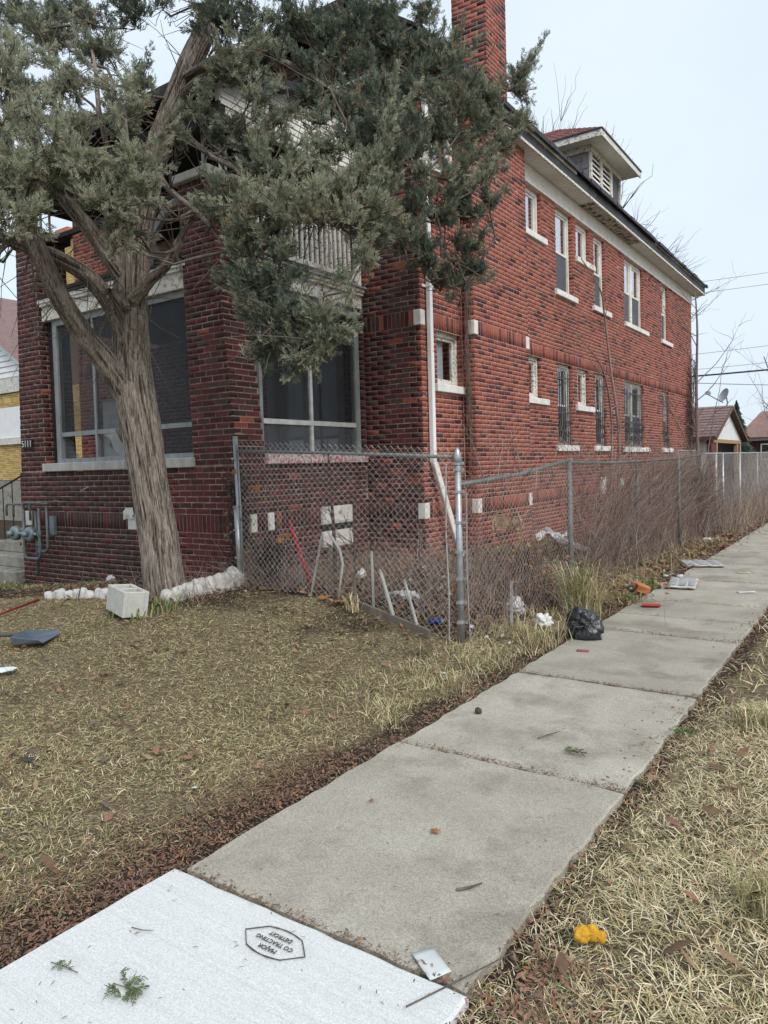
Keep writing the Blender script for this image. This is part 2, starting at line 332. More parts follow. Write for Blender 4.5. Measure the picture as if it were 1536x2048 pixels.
# ------------------------------------------------------------------ sidewalk: every slab is a piece of its own
walk = G().box(-2.42, -.9, -3, 60, -.2, -.055).build('sidewalk', mat('joint earth', (.05, .038, .028), (.11, .085, .055), .95, 60, grain=.3))
tag(walk, kind='structure')
def slab(y0, y1, m, dz=0, seed=0, xl=-2.34, xr=-1.05, chip=.011):
    rr = random.Random(seed); ring = []
    def edge(a, b, n):
        for i in range(n):
            t = i / n; p = Vector(a).lerp(Vector(b), t); ring.append((p.x + rr.uniform(-chip, chip), p.y + rr.uniform(-chip, chip)))
    g = .009
    edge((xl, y0 + g), (xr, y0 + g), 16); edge((xr, y0 + g), (xr, y1 - g), 16); edge((xr, y1 - g), (xl, y1 - g), 16); edge((xl, y1 - g), (xl, y0 + g), 16)
    cx, cy = (xl + xr) / 2, (y0 + y1) / 2; s = G(); tilt = rr.uniform(-.004, .004)
    z = lambda y: dz + tilt * (y - cy)
    inn = [(cx + (x - cx) * .985, cy + (y - cy) * .985) for x, y in ring]
    s.poly([(x, y, z(y)) for x, y in inn]); k = len(ring)
    for i in range(k):
        j = (i + 1) % k
        s.poly([(*ring[i], z(ring[i][1]) - .008), (*ring[j], z(ring[j][1]) - .008), (*inn[j], z(inn[j][1])), (*inn[i], z(inn[i][1]))])
        s.poly([(*ring[i], dz - .1), (*ring[j], dz - .1), (*ring[j], z(ring[j][1]) - .008), (*ring[i], z(ring[i][1]) - .008)])
    return s.build('paving_slab', m, walk)
new_slab = slab(.28, 1.89, M_CONCN, .004, 1, chip=.004, xl=-2.38, xr=-1.04); new_slab['label'] = 'new white concrete slab with a stamped contractor mark'
slab(-1.4, .27, M_CONCN, .004, 2, chip=.004, xl=-2.38, xr=-1.04)
yj = [1.89, 3.48, 5.12, 6.80, 7.62, 8.5, 10.1, 11.75, 13.35, 14.95, 16.55, 18.2, 19.8, 21.4, 23, 24.6, 26.2, 27.8, 29.4, 31, 34, 37, 40, 44, 48, 54, 60]
for i in range(len(yj) - 1): slab(yj[i], yj[i + 1], M_CONC, random.Random(i).uniform(-.004, .004), 20 + i)

# contractor's stamp pressed into the new slab: lozenge outline and letters, read from the far side
M_STAMP = mat('dirt in the stamp', (.06, .05, .035), (.12, .10, .075), .95, 60)
st = G(); cxs, cys = -1.70, 1.74; hw, hh, cut = .105, .056, .05
ux = Vector((1, 0, 0)); uy = Vector((0, 1, 0)); o = Vector((cxs, cys, .0085))
def lp(a, b): return o + ux * a + uy * b
pts = [lp(-hw - .03, 0)] + [lp(-hw + .03 + t * (2 * hw - .06), hh + 0.012 * math.sin(math.pi * t)) for t in np.linspace(0, 1, 9)] + [lp(hw + .03, 0)] + [lp(hw - .03 - t * (2 * hw - .06), -hh - 0.012 * math.sin(math.pi * t)) for t in np.linspace(0, 1, 9)]
for i in range(len(pts)): st.beam(pts[i], pts[(i + 1) % len(pts)], random.uniform(.002, .005), .003)
stamp = st.build('stamp', M_STAMP, new_slab)
def text_mesh(name, body, size, m, parent, matrix, extrude=.001):
    c = bpy.data.curves.new(name, 'FONT'); c.body = body; c.size = size; c.extrude = extrude; c.align_x = 'CENTER'; c.align_y = 'CENTER'
    t = bpy.data.objects.new(name, c); COL.objects.link(t); dg = bpy.context.evaluated_depsgraph_get()
    me = bpy.data.meshes.new_from_object(t.evaluated_get(dg)); COL.objects.unlink(t); bpy.data.objects.remove(t)
    me.materials.clear(); me.materials.append(m); ob = link(bpy.data.objects.new(name, me), parent); ob.matrix_local = matrix; return ob
for body, dy, sz in (('MAJOR', -.034, .025), ('CO TRACTING', 0, .024), ('DETROIT', .033, .024)):
    text_mesh('lettering', body, sz, M_STAMP, new_slab, Matrix.Translation((cxs, cys + dy, .0085)) @ Matrix.Rotation(math.pi, 4, 'Z'))

# front path and steps
tag(G().box(-14, -10.7, 2.0, 5.55, -.06, .03).build('path', M_STEP), kind='structure')

# ------------------------------------------------------------------ the brick house
XW, YF, YP, XP = -5.07, 8.29, 5.82, -6.0      # side wall, house front, porch front, porch side
XB, BY0, BY1 = -4.87, 9.43, 11.35            # chimney breast
YR, XL = 24.54, -12.75
SOLD = [(.87, 1.085), (3.44, 3.65)]
house = empty('brick_house', (-8, 8, 0), 'dark red two-storey brick house with screened front porch behind the cedar', 'house')
house.location = (0, 0, 0)

def courses(z0, z1, soldier=True):
    out = []; cur = z0
    for a, b in (SOLD if soldier else []) + [(99, 99)]:
        if a >= z1: segs = [(cur, z1, 0)]
        elif a <= cur: continue
        else: segs = [(cur, a, 0), (a, b, 1)]
        for p, q, s in segs:
            if s: out.append((p, q, 1))
            else:
                n = max(1, round((q - p) / .0675)); h = (q - p) / n
                out += [(p + i * h, p + (i + 1) * h, 0) for i in range(n)]
        cur = segs[-1][1]
        if cur >= z1 - 1e-6: break
    return out

BRICKS = []   # (cx, cy, cz, axis, length, height, tone, proud, lo-res?)
def wall(axis, plane, u0, u1, z0, z1, tone, openings=(), soldier=True, warp=None, clip=None, phase=0., e0=0., e1=0.):
    """axis 'y': face looks to -Y, runs along x.  axis 'x': face looks to +X, runs along y. openings: (u0,u1,z0,z1)"""
    rr = random.Random(int(abs(plane) * 1000 + u0 * 77 + z0 * 10))
    for ci, (p, q, sd) in enumerate(courses(z0, z1, soldier)):
        zm = (p + q) / 2; zz = [(u0 + e0, u1 - e1)]
        if clip:
            lo, hi = clip(zm); zz = [(max(a, lo), min(b, hi)) for a, b in zz]
        for a, b, c, d in openings:
            if c - .01 < zm < d:
                nz = []
                for s, t in zz:
                    if b <= s or a >= t: nz.append((s, t)); continue
                    if a > s: nz.append((s, a))
                    if b < t: nz.append((b, t))
                zz = nz
        if sd and not soldier: continue
        pitch = .0685 if sd else .213; jw = .0045 if sd else .0055
        off = 0 if sd else (ci % 2) * .1065
        for s, t in zz:
            if t - s < .03: continue
            k = math.floor((s - u0 - off) / pitch); u = u0 + off + k * pitch
            while u < t:
                a, b = max(u + jw, s + .003), min(u + pitch - jw, t - .003)
                if b - a > .025:
                    jt = rr.uniform(-.002, .002)
                    c = [0, 0, zm + (0 if sd else jt * .5)]
                    pr = .0012 + rr.uniform(0, .0022); L_ = b - a
                    if axis == 'y': c[0] = (a + b) / 2; c[1] = plane - pr
                    else: c[1] = (a + b) / 2; c[0] = plane + pr
                    tn = tone(rr, (a + b) / 2, zm, sd); hgt = q - p - (.008 if sd else .0115)
                    if warp: c, L_ = warp(c, L_)
                    BRICKS.append((c[0], c[1], c[2], axis, L_, hgt, tn, pr))
                u += pitch

def pick(rr, w):
    x = rr.random() * sum(w)
    for i, v in enumerate(w):
        x -= v
        if x <= 0: return i
    return 0
def t_side(rr, u, z, sd):
    if sd: return pick(rr, (5, 4, 2, .3, .5, 0, 0))
    n = mnoise.noise((u * .35, z * .35, 3.1)); d = max(.3, 2.2 + 7 * n - .12 * (u - 9) * (1 if u < 20 else 0))
    if u > 21.5 and mnoise.noise((u * 2.2, z * 2.2, 0)) > .25: d += 5
    return pick(rr, (10, 9, 3, d * .33, .6, 0, 0))
def t_stub(rr, u, z, sd):
    k = 11 if z > 2.95 else 3.0
    if sd: return pick(rr, (.5, .5, 3, 5, 3, 0, 0))
    return pick(rr, (1.4, .3, 6, k, 4, 0, 0))
def t_front(rr, u, z, sd):  # darker mix puts the shade on the front into the brick colour
    if u < -9.9: return pick(rr, (0, 0, 2, 1, 3, 1, 9)) if z < 1.45 else pick(rr, (0, 0, 4, 1, 8, 1, 0))
    if u > -7.4: return pick(rr, (0, 0, 1, 0, 2, 0, 9)) if z < 1.6 else pick(rr, (.1, 0, 4, 3, 8, 2, 0))
    return pick(rr, (0, 0, 1.5, .5, 3, 9, .6))
def t_porch(rr, u, z, sd): return pick(rr, (.15, 0, 5, 2.5, 7, 2, 1 if z < 1.2 else .2))
def t_chim(rr, u, z, sd): return pick(rr, (8, 6, 4, 1.5, 1, 0, 0))

# windows of the side wall: (y0,y1,z_sill_top,z_head, sill y0,y1, kind, bars)
WIN = [
 (8.70, 9.39, 5.66, 6.34, 8.60, 9.42, 'small', 0), (11.66, 12.48, 5.57, 6.34, 11.56, 12.66, 'small', 0), (13.17, 14.02, 4.79, 6.34, 13.09, 14.20, 'hung', 0),
 (14.25, 15.03, 5.63, 6.34, 14.21, 15.29, 'small', 0), (15.32, 16.05, 4.83, 6.34, 15.19, 16.35, 'hung', 0), (17.46, 19.05, 4.82, 6.34, 17.42, 19.42, 'double', 0), (20.86, 21.60, 4.83, 6.34, 20.78, 21.95, 'hung', 0),
 (8.70, 9.40, 2.70, 3.435, 8.62, 9.42, 'small', 0), (11.66, 12.35, 2.71, 3.435, 11.56, 12.62, 'small', 0), (13.14, 13.90, 1.89, 3.435, 13.02, 14.14, 'hung', 1),
 (14.20, 14.88, 2.69, 3.435, 14.07, 15.10, 'small', 0), (15.27, 16.0, 1.89, 3.435, 15.14, 16.27, 'hung', 1), (17.33, 19.0, 1.87, 3.435, 17.2, 19.36, 'double', 1), (20.87, 21.6, 1.86, 3.435, 20.73, 21.85, 'hung', 1)]
OPEN = [(w[0], w[1], w[2], w[3]) for w in WIN]
SILLS = [(w[4], w[5], w[2] - .115, w[2]) for w in WIN]
VENTS = [(15.5, 15.86, .94, 1.22), (16.85, 17.2, .93, 1.17)]
BLK = lambda a, b: [(a, b, .87, 1.085), (a, b, 3.44, 3.65)]

# mortar faces with the openings cut out
def panel(axis, plane, u0, u1, z0, z1, ops, m, name='wall', depth=.1, parent=house, mi_rev=None):
    us = sorted({u0, u1, *[x for o in ops for x in o[:2] if u0 < x < u1]}); zs = sorted({z0, z1, *[x for o in ops for x in o[2:] if z0 < x < z1]})
    s = G(); P = (lambda u, z, d=0: (u, plane + d, z)) if axis == 'y' else (lambda u, z, d=0: (plane - d, u, z))
    for i in range(len(us) - 1):
        for j in range(len(zs) - 1):
            um, zm = (us[i] + us[i + 1]) / 2, (zs[j] + zs[j + 1]) / 2
            if any(a < um < b and c < zm < d for a, b, c, d in ops): continue
            s.poly([P(us[i], zs[j]), P(us[i + 1], zs[j]), P(us[i + 1], zs[j + 1]), P(us[i], zs[j + 1])])
    for a, b, c, d in ops:
        a_, b_ = max(a, u0), min(b, u1)
        s.poly([P(a_, c), P(a_, d), P(a_, d, depth), P(a_, c, depth)]); s.poly([P(b_, c), P(b_, c, depth), P(b_, d, depth), P(b_, d)])
        s.poly([P(a_, d), P(b_, d), P(b_, d, depth), P(a_, d, depth)]); s.poly([P(a_, c), P(a_, c, depth), P(b_, c, depth), P(b_, c)])
    return s.build(name, m, parent)

op_a = [o for o in OPEN if o[1] < BY0]; op_b = [o for o in OPEN if o[0] > BY1]
panel('x', XW, YF, BY0, 0, 6.69, op_a, M_MORT); panel('x', XW, BY1, YR, 0, 6.69, op_b, M_MORT)
panel('x', XB, BY0, BY1, 0, 6.72, [], M_MORT); G().poly([(XW, BY0, 0), (XB, BY0, 0), (XB, BY0, 6.72), (XW, BY0, 6.72)]).build('wall', M_MORT, house)
FD = [(-9.5, -8.6, .75, 2.85), (-7.75, -6.45, 1.75, 3.35), (-12.1, -11.2, .9, 2.95), (-9.4, -7.0, 4.9, 6.0)]
panel('y', YF, XL, XW, 0, 6.69, FD, M_MORTD, depth=.15)
back = G(); back.poly([(XL, YF, 0), (XL, YF, 6.69), (XL, YR, 6.69), (XL, YR, 0)]).poly([(XL, YR, 0), (XL, YR, 6.69), (XW, YR, 6.69), (XW, YR, 0)])
back.poly([(XL, YF, 6.655), (XW, YF, 6.655), (XW, YR, 6.655), (XL, YR, 6.655)]).build('wall', BR[2], house)
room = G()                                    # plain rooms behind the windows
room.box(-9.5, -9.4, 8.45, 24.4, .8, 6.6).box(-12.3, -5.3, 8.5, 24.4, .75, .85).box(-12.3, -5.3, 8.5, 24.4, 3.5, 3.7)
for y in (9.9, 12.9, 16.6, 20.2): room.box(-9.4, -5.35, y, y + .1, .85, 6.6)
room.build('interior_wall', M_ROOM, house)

# bricks of every face
wall('x', XW, YF, BY0, 0, 6.66, t_side, op_a + [o for o in SILLS if o[0] < BY0] + BLK(8.2, 8.385), e0=-.004, e1=.01)
wall('y', BY0, XW, XB, 0, 6.72, t_side, BLK(-4.975, -4.6), e0=.012, e1=-.004)
wall('x', XB, BY0, BY1, 0, 6.72, t_side, BLK(9.3, 9.525) + BLK(11.255, 11.5), e0=-.004)
wall('x', XW, BY1, YR, 0, 6.36, t_side, op_b + [o for o in SILLS if o[0] > BY1] + VENTS)
for y0, y1, z0, z1 in OPEN: wall('y', y1, XW - .1, XW, z0, z1, t_side, soldier=False, e1=-.004)
rake = lambda z: (-12.4 + max(0, z - 6.95) / .7, -5.15 - max(0, z - 6.69) / .75)
wall('y', YF, XP, XW, 0, 6.66, t_stub, BLK(-5.165, -4.9), e1=-.004)
wall('y', YF, -8.3, XP, 6.2, 6.66, t_stub)
wall('y', YF, XL, -11.0, 0, 6.66, t_side, FD)
wall('y', YF, -11.0, XP, .75, 3.75, t_front, FD, soldier=False)
# gable triangle over the porch roof
G().poly([(XL, YF, 6.69), (XW, YF, 6.69), (-6.05, YF, 7.6), (-11.9, YF, 7.6)]).build('wall', M_MORTD, house)
wall('y', YF, -9.6, -5.0, 6.69, 7.58, t_stub, clip=rake)
# porch: front wall, side wall, piers
NF = [(-8.02, -7.82, .87, 1.085), (-10.4, -10.24, .87, 1.085)]
panel('y', YP, -10.52, XP, 0, 1.64, [], M_MORTD); panel('x', XP, YP, YF, 0, 1.66, [], M_MORTD)
wall('y', YP, -10.52, XP, 0, 1.645, t_front, NF, e1=-.004)
PNL = (7.24, 7.89, .55, 1.10)
wall('x', XP, YP, YF, 0, 1.66, t_porch, [PNL, (6.27, 6.37, .87, 1.085), (5.98, 6.08, .87, 1.085)], e0=-.004)
def warp_col(c, L_):
    t = max(0, (c[2] - 1.66) / 3.25); w = .72 - .19 * t
    return [-6.72 - .11 * t + (c[0] + 6.72) / .72 * w, c[1], c[2]], L_
def wcf(c, L_):
    t = max(0, (c[2] - 1.66) / 3.25); k = (.72 - .19 * t) / .72; c, _ = warp_col(c, L_); return c, L_ * k - .001
def warp_pier(c, L_):
    t = max(0, (c[2] - 1.66) / 3.25); w = .65 - .19 * t
    return [-10.48 + .12 * t + (c[0] + 10.48) / .65 * w, c[1], c[2]], L_
def wpf(c, L_):
    t = max(0, (c[2] - 1.66) / 3.25); k = (.65 - .19 * t) / .65; c, _ = warp_pier(c, L_); return c, L_ * k - .001
ZT = 4.93
for (x0, x1, y1, wp, wf, tf) in ((-6.72, XP, 6.27, warp_col, wcf, t_porch), (-10.48, -9.83, 6.3, warp_pier, wpf, t_front)):
    q = lambda x, y, z: tuple(wp([x, y, z], 0)[0])
    G().hexa([q(x0, YP, 1.64), q(x1, YP, 1.64), q(x1, y1, 1.64), q(x0, y1, 1.64)], [q(x0, YP, ZT), q(x1, YP, ZT), q(x1, y1, ZT), q(x0, y1, ZT)]).build('pier', M_MORTD, house)
    wall('y', YP, x0, x1, 1.66, ZT, tf, soldier=False, warp=wf, e0=-.004, e1=-.004)
    wall('x', x1, YP, y1, 1.66, ZT, t_porch, soldier=False, warp=wp, e0=-.004)
# chimney
CX0, CX1, CY0, CY1, CZ = -5.45, -4.88, 10.05, 10.74, 10.6
G().box(CX0, CX1, CY0, CY1, 6.7, CZ).build('chimney', M_MORT, house)
wall('y', CY0, CX0, CX1, 6.75, CZ, t_chim, e0=-.004, e1=-.004); wall('x', CX1, CY0, CY1, 6.75, CZ, t_chim, e0=-.004, e1=-.004)

# the bricks that show largest become objects, the others one mass
camI = camo.matrix_world.inverted(); FPX = 1461 / 2
def to_px(p):
    c = camI @ Vector(p); return (384 + FPX * c.x / -c.z, 512 - 19 + -FPX * c.y / -c.z, -c.z)
def hidden(u, v):
    u *= 2; v *= 2
    if v > 1000 and u > 470: return True
    if 240 + (v - 700) * .12 < u < 330 + (v - 700) * .09 and v > 560: return True     # behind the trunk
    if v < 640 and 420 < u < 760: return True                                         # behind the foliage
    if v < 470 and u < 950: return True
    return not (0 < u < 1536 and 0 < v < 2048)
def brick_area(b):
    u, v, d = to_px(b[:3])
    if d < .5 or hidden(u, v): return 0
    n = Vector((0, -1, 0)) if b[3] == 'y' else Vector((1, 0, 0))
    view = (Vector((0, 0, 1.6)) - Vector(b[:3])).normalized()
    return b[4] * b[5] * max(0, n.dot(view)) / d ** 2
area = [brick_area(b) for b in BRICKS]; order = sorted(range(len(BRICKS)), key=lambda i: -area[i])
single = set(order[:300]); meshes = {}
BD = .04
for i in order[:300]:
    x, y, z, ax, L_, h, tn, pr = BRICKS[i]; key = (round(L_, 2), round(h, 3), tn)
    if key not in meshes:
        g = G(); g.box(-L_ / 2, L_ / 2, 0, BD, -h / 2, h / 2); me = g.build('brick', BR[tn], mesh_only=True); meshes[key] = me
    o = bpy.data.objects.new('brick', meshes[key]); o.location = (x, y, z); o.rotation_euler = (0, 0, 0 if ax == 'y' else math.pi / 2); link(o, house)
rest = [b for i, b in enumerate(BRICKS) if i not in single]
A = np.array([[b[0], b[1], b[2], b[4] / 2, b[5] / 2] for b in rest]); isx = np.array([b[3] == 'x' for b in rest])
ud = np.where(isx[:, None], [0., 1, 0], [1., 0, 0]); nd = np.where(isx[:, None], [-1., 0, 0], [0., 1, 0])   # nd points into the wall
C = A[:, :3]; zd = np.array([0, 0, 1.])
cor = []
for dn in (0, BD):
    for su, sz in ((-1, -1), (1, -1), (1, 1), (-1, 1)):
        cor.append(C + ud * (su * A[:, 3:4]) + zd * (sz * A[:, 4:5]) + nd * dn + rng.normal(0, .0008, C.shape))
V = np.stack(cor, 1).reshape(-1, 3); b0 = np.arange(len(rest)) * 8
fq = np.array([[0, 1, 2, 3], [0, 4, 5, 1], [1, 5, 6, 2], [2, 6, 7, 3], [3, 7, 4, 0]])
F = (b0[:, None, None] + fq[None]).reshape(-1, 4)
tag(np_obj('brickwork', V, F, BR, house, np.repeat([b[6] for b in rest], 5)), kind='stuff')

# white stone blocks in the soldier bands, vents
def stone(x0, x1, y0, y1, z0, z1, m=M_STONE, name='stone_block'): return G().box(x0, x1, y0, y1, z0, z1).build(name, m, house, bevel=.006)
for a, b in SOLD:
    stone(-5.165, XW + .02, YF - .02, 8.385, a + .004, b - .004)
    stone(-4.97, XB + .02, BY0 - .02, 9.525, a + .004, b - .004); stone(XW, XB + .015, 11.25, BY1 + .015, a + .004, b - .004)
a, b = SOLD[0]
stone(-6.1, XP + .02, 6.27, 6.37, a + .004, b - .004); stone(-6.1, XP + .02, 5.98, 6.08, a + .004, b - .004)
stone(-8.0, -7.84, YP - .02, 5.9, a + .004, b - .004); stone(-10.4, -10.26, YP - .02, 5.9, a + .004, b - .004)
for y0, y1, z0, z1 in VENTS: stone(XW - .1, XW + .015, y0 + .01, y1 - .01, z0, z1, M_PEEL, 'basement_vent')
cloth = G(); cloth.grid([[(-8.02 + .05 * i + .01 * math.sin(j * 2), 5.79 - .05 * abs(math.sin(i + j * 1.3)), 1.16 - .035 * j - .02 * (i == 0)) for i in range(5)] for j in range(5)])
# pipe opening stuffed with a rag above the stone block
G().box(-8.03, -7.83, 5.80, 5.86, 1.10, 1.19).build('pipe_opening', M_DARK, house); cloth.build('rag', M_STONE, house, smooth=True)

# white rusty access panels on the porch side wall
M_PANEL = mat('rusty white panel', (.72, .70, .66), (.60, .57, .52), .5, 6, spots=(.30, .12, .05), spot_scale=9, spot_lo=.58, spot_hi=.66)
for z0, z1 in ((.56, .77), (.86, 1.09)):
    pn = G().box(XP - .05, XP + .035, PNL[0] + .01, PNL[1] - .01, z0, z1).build('access_panel', M_PANEL, house, bevel=.006)
    G().box(XP + .035, XP + .045, PNL[0] + .06, PNL[1] - .06, z0 + .03, z0 + .045).build('panel_lip', M_PANEL, pn)
G().box(XP - .06, XP + .01, PNL[0], PNL[1], .765, .865).build('panel_gap', M_DARK, house)

# ------------------------------------------------------------------ windows
def window(y0, y1, zs, zt, sy0, sy1, kind, bars, curtain=0, low=.0):
    xf = XW - .10; fw = .055 if y1 - y0 < 1 else .06
    f = G(); hd = .06
    f.box(xf - .07, xf + .03, y0, y0 + fw, zs, zt).box(xf - .07, xf + .03, y1 - fw, y1, zs, zt).box(xf - .07, xf + .028, y0 + fw, y1 - fw, zt - hd, zt).box(xf - .07, xf + .03, y0 + fw, y1 - fw, zs, zs + .05)
    mull = [(y0 + fw, y1 - fw)]
    if kind == 'double':
        ym = (y0 + y1) / 2; f.box(xf - .07, xf + .028, ym - .07, ym + .07, zs + .05, zt - hd); mull = [(y0 + fw, ym - .07), (ym + .07, y1 - fw)]
    fr = f.build('window', M_PEEL if zs < 4 else M_WHITE, house)
    for k, (a, b) in enumerate(mull):
        za, zb = zs + .05, zt - hd
        if kind == 'small': cells = [(za, zb, xf - .01, M_GLASS if y0 > 9.4 else M_GLASSB)]
        else:
            zm = (za + zb) / 2; cells = [(zm - .02, zb, xf - .005, M_GLASS), (za, zm + .02, xf - .04, M_GLASSD)]
        for z0, z1, x, gm in cells:
            s = G(); w = .042
            s.box(x - .025, x + .01, a + .001, a + w, z0, z1).box(x - .025, x + .01, b - w, b - .001, z0, z1).box(x - .025, x + .009, a + w, b - w, z0, z0 + w).box(x - .025, x + .009, a + w, b - w, z1 - w, z1)
            s.build('sash', M_PEEL if zs < 4 else M_WHITE, fr)
            G().box(x - .012, x - .006, a + w, b - w, z0 + w, z1 - w).build('pane', gm, fr)
            if gm is M_GLASSD: G().box(x + .03, x + .032, a + .002, b - .002, z0, z1).build('screen', M_WSCR, fr)
        if y1 < 9.5: G().box(xf - .09, xf - .085, a, a + (b - a) * .72, za, zb).build('brightener', M_ALU, fr)  # white sheet added behind the pane to brighten it like reflected sky
        if curtain:
            c = G(); yy = np.linspace(a, a + (b - a) * curtain, 14); x = xf - .12
            c.grid([[(x + .025 * math.sin(i * 2.1), y, z) for i, y in enumerate(yy)] for z in (za, zb)]); c.build('curtain', M_CURT, fr, smooth=True)
    G().box(xf - .02, XW + .055, sy0 + .004, sy1 - .004, zs - .112, zs - .003).build('sill', M_STONE, fr, bevel=.008)
    if bars:
        g = G(); x = XW - .035; n = int((y1 - y0) / .125)
        for i in range(n + 1):
            y = y0 + .05 + (y1 - y0 - .1) * i / n; g.tube([(x, y, zs + .04), (x, y, zt - .1)], .009, 5)
        for z in (zs + .06, zs + .62, zt - .26): g.beam((x, y0 + .03, z), (x, y1 - .03, z), .014, .025)
        for i in range(n):
            y = y0 + .05 + (y1 - y0 - .1) * (i + .5) / n
            for zc in (zs + .22, zs + .42): g.tube([(x + .012, y + .05 * math.cos(t), zc + .07 * math.sin(t)) for t in np.linspace(0, 6.3, 11)], .006, 4, cap=False)
        g.build('security_bars', M_BAR, fr)
for i, w in enumerate(WIN): window(*w, curtain={2: 1, 5: .45, 7: .3, 8: .9, 9: .8, 10: .6, 3: .4, 0: 1}.get(i, 0))

# frieze, soffit panels, fascia, gutter edge, roof
XE, YE = -4.74, 7.93
fz = G(); yy = [BY1, 13.6, 17.9, 21.2, YR]
for a, b in zip(yy[:-1], yy[1:]): G().box(XW - .03, XW + .028, a + .003, b - .003, 6.362, 6.655).build('frieze_board', M_WHITE, house)
G().box(XW - .02, XW + .028, YF + .02, BY0 - .03, 6.40, 6.655).build('frieze_board', M_WHITE, house)
y = YE
while y < YR + .3:
    rot = 14.3 < y < 17.7; st_ = .34
    g = G(); k = 3
    for i in range(k):
        a, b = y + st_ * i / k, y + st_ * (i + 1) / k
        g.box(XW - .01, XE - .012, a + .006, b - .006, 6.665 + (random.uniform(-.012, .004) if rot else 0), 6.685)
    g.box(XW - .01, XE - .012, y + .002, y + st_ - .002, 6.687, 6.69)
    g.build('soffit_panel', M_ROT if rot else M_SOFF, house); y += st_
x = XE
while x > XL - .3:                             # soffit of the front eave strip
    G().box(x - .33, x - .006, YE + .012, YF - .005, 6.668, 6.69).build('soffit_panel', M_SOFF, house); x -= .34
zz = [(YE, 11.6), (11.6, 14.6), (14.6, 18.4), (18.4, 21.9), (21.9, 24.9)]
for i, (a, b) in enumerate(zz):
    G().box(XE - .012, XE + .012, a + .003, b - .003, 6.70, 6.90).build('fascia_board', M_BLACK, house)
    G().box(XE - .014, XE + .022, a + .004, b - .004, 6.655, 6.698).build('trim_strip', M_PEEL, house)
G().box(XE + .013, XE + .03, YE, 13.35, 6.86, 6.93).build('drip_edge', M_ALU, house)
G().box(XE + .013, XE + .03, 18.9, 24.9, 6.88, 6.93).build('drip_edge', M_ALU, house)
XR, ZR, XK = -8.99, 7.72, 1.15               # clipped gable: the slopes stop at a flat-topped hip
roof = None; rf = G(); e = .045
for sx in (1, -1):
    xe = XE + .07 if sx > 0 else 2 * XR - XE - .07; xk = xe - sx * XK
    rf.hexa([(xe, YE - .05, 6.92), (xk, YE - .05, ZR), (xk, 24.95, ZR), (xe, 24.95, 6.92)], [(xe, YE - .05, 6.92 + e), (xk, YE - .05, ZR + e), (xk, 24.95, ZR + e), (xe, 24.95, 6.92 + e)])
xa, xb = XE + .07 - XK, 2 * XR - XE - .07 + XK
rf.hexa([(xb, YE - .05, ZR), (xa, YE - .05, ZR), (XR + .4, 10.2, 8.9), (XR - .4, 10.2, 8.9)], [(xb, YE - .05, ZR + e), (xa, YE - .05, ZR + e), (XR + .4, 10.2, 8.9 + e), (XR - .4, 10.2, 8.9 + e)])
rf.poly([(xa, YE - .05, ZR + e), (xa, 24.95, ZR + e), (XR, 24.95, 8.95), (XR, 10.2, 8.95)]).poly([(xb, 24.95, ZR + e), (xb, YE - .05, ZR + e), (XR, 10.2, 8.95), (XR, 24.95, 8.95)])
roof = rf.build('roof', mat('black shingle edge', (.025, .025, .028), (.05, .045, .045), .9, 20, grain=.3), house)
for sx in (1, -1):
    xe = XE if sx > 0 else 2 * XR - XE
    G().beam((xe, YE - .03, 6.80), (xe - sx * XK, YE - .03, ZR - .1), .04, .2).build('rake_board', M_DARK, house)
G().box(xb, xa, YE - .05, YE - .01, ZR - .2, ZR - .002).build('rake_board', M_DARK, house)
jag = G()                                       # ragged torn shingle edge along the eave
yy = YE
while yy < 24.9:
    l = random.uniform(.2, .5); d = random.uniform(.0, .035); jag.box(XE + .06, XE + .075 + d, yy, min(24.9, yy + l), 6.90 - d * .8, 6.955); yy += l
jag.build('shingle_edge', M_BLACK, roof)

# dormer
DX, DY0, DY1, DE = -5.41, 16.14, 18.3, 8.55
dm = G().box(-7.6, DX, DY0, DY1, 7.0, DE - .02).build('dormer', M_GREYSH, house)
for k in range(9):                              # slates of the cheek
    z = 7.05 + k * .165; x = DX - .02 - (k % 2) * .12
    while x > -6.6:
        w = .27; G().hexa([(x - w + .006, DY0 - .022, z), (x - .006, DY0 - .022, z), (x - .006, DY0 - .004, z), (x - w + .006, DY0 - .004, z)], [(x - w + .006, DY0 - .008, z + .17), (x - .006, DY0 - .008, z + .17), (x - .006, DY0 - .002, z + .17), (x - w + .006, DY0 - .002, z + .17)]).build('shingle', M_GREYSH, dm); x -= w
wn = (DY1 - DY0) / 3; fx = DX
for y in (DY0, DY0 + wn, DY0 + 2 * wn, DY1):
    a, b = max(DY0 - .02, y - .075), min(DY1 + .02, y + .075); G().box(fx + .002, fx + .05, a, b, 7.0, DE - .17).build('mullion', M_PEELY, dm)
G().box(fx + .003, fx + .06, DY0 - .03, DY1 + .03, DE - .17, DE - .03).build('dormer_head', M_PEELY, dm)
G().box(DX - 1.4, DX - .0, DY0 - .05, DY0 - .026, DE - .17, DE - .03).build('dormer_head', M_PEELY, dm)
for i in range(3):
    a, b = DY0 + wn * i + .08, DY0 + wn * (i + 1) - .08
    if i < 2:
        for k in range(11):
            z = 7.15 + k * .11; G().hexa([(fx + .045, a, z), (fx + .045, b, z), (fx + .035, b, z), (fx + .035, a, z)], [(fx + .01, a, z + .085), (fx + .01, b, z + .085), (fx, b, z + .085), (fx, a, z + .085)]).build('louvre', M_WHITE, dm)
        G().box(fx + .001, fx + .004, a, b, 7.0, DE - .17).build('louvre_backing', M_DARK, dm)
    else: G().box(fx + .004, fx + .012, a, b, 7.0, DE - .17).build('pane', M_WSCR, dm); 
EO = .41; ex, ey0, ey1 = DX + EO, DY0 - EO, DY1 + EO
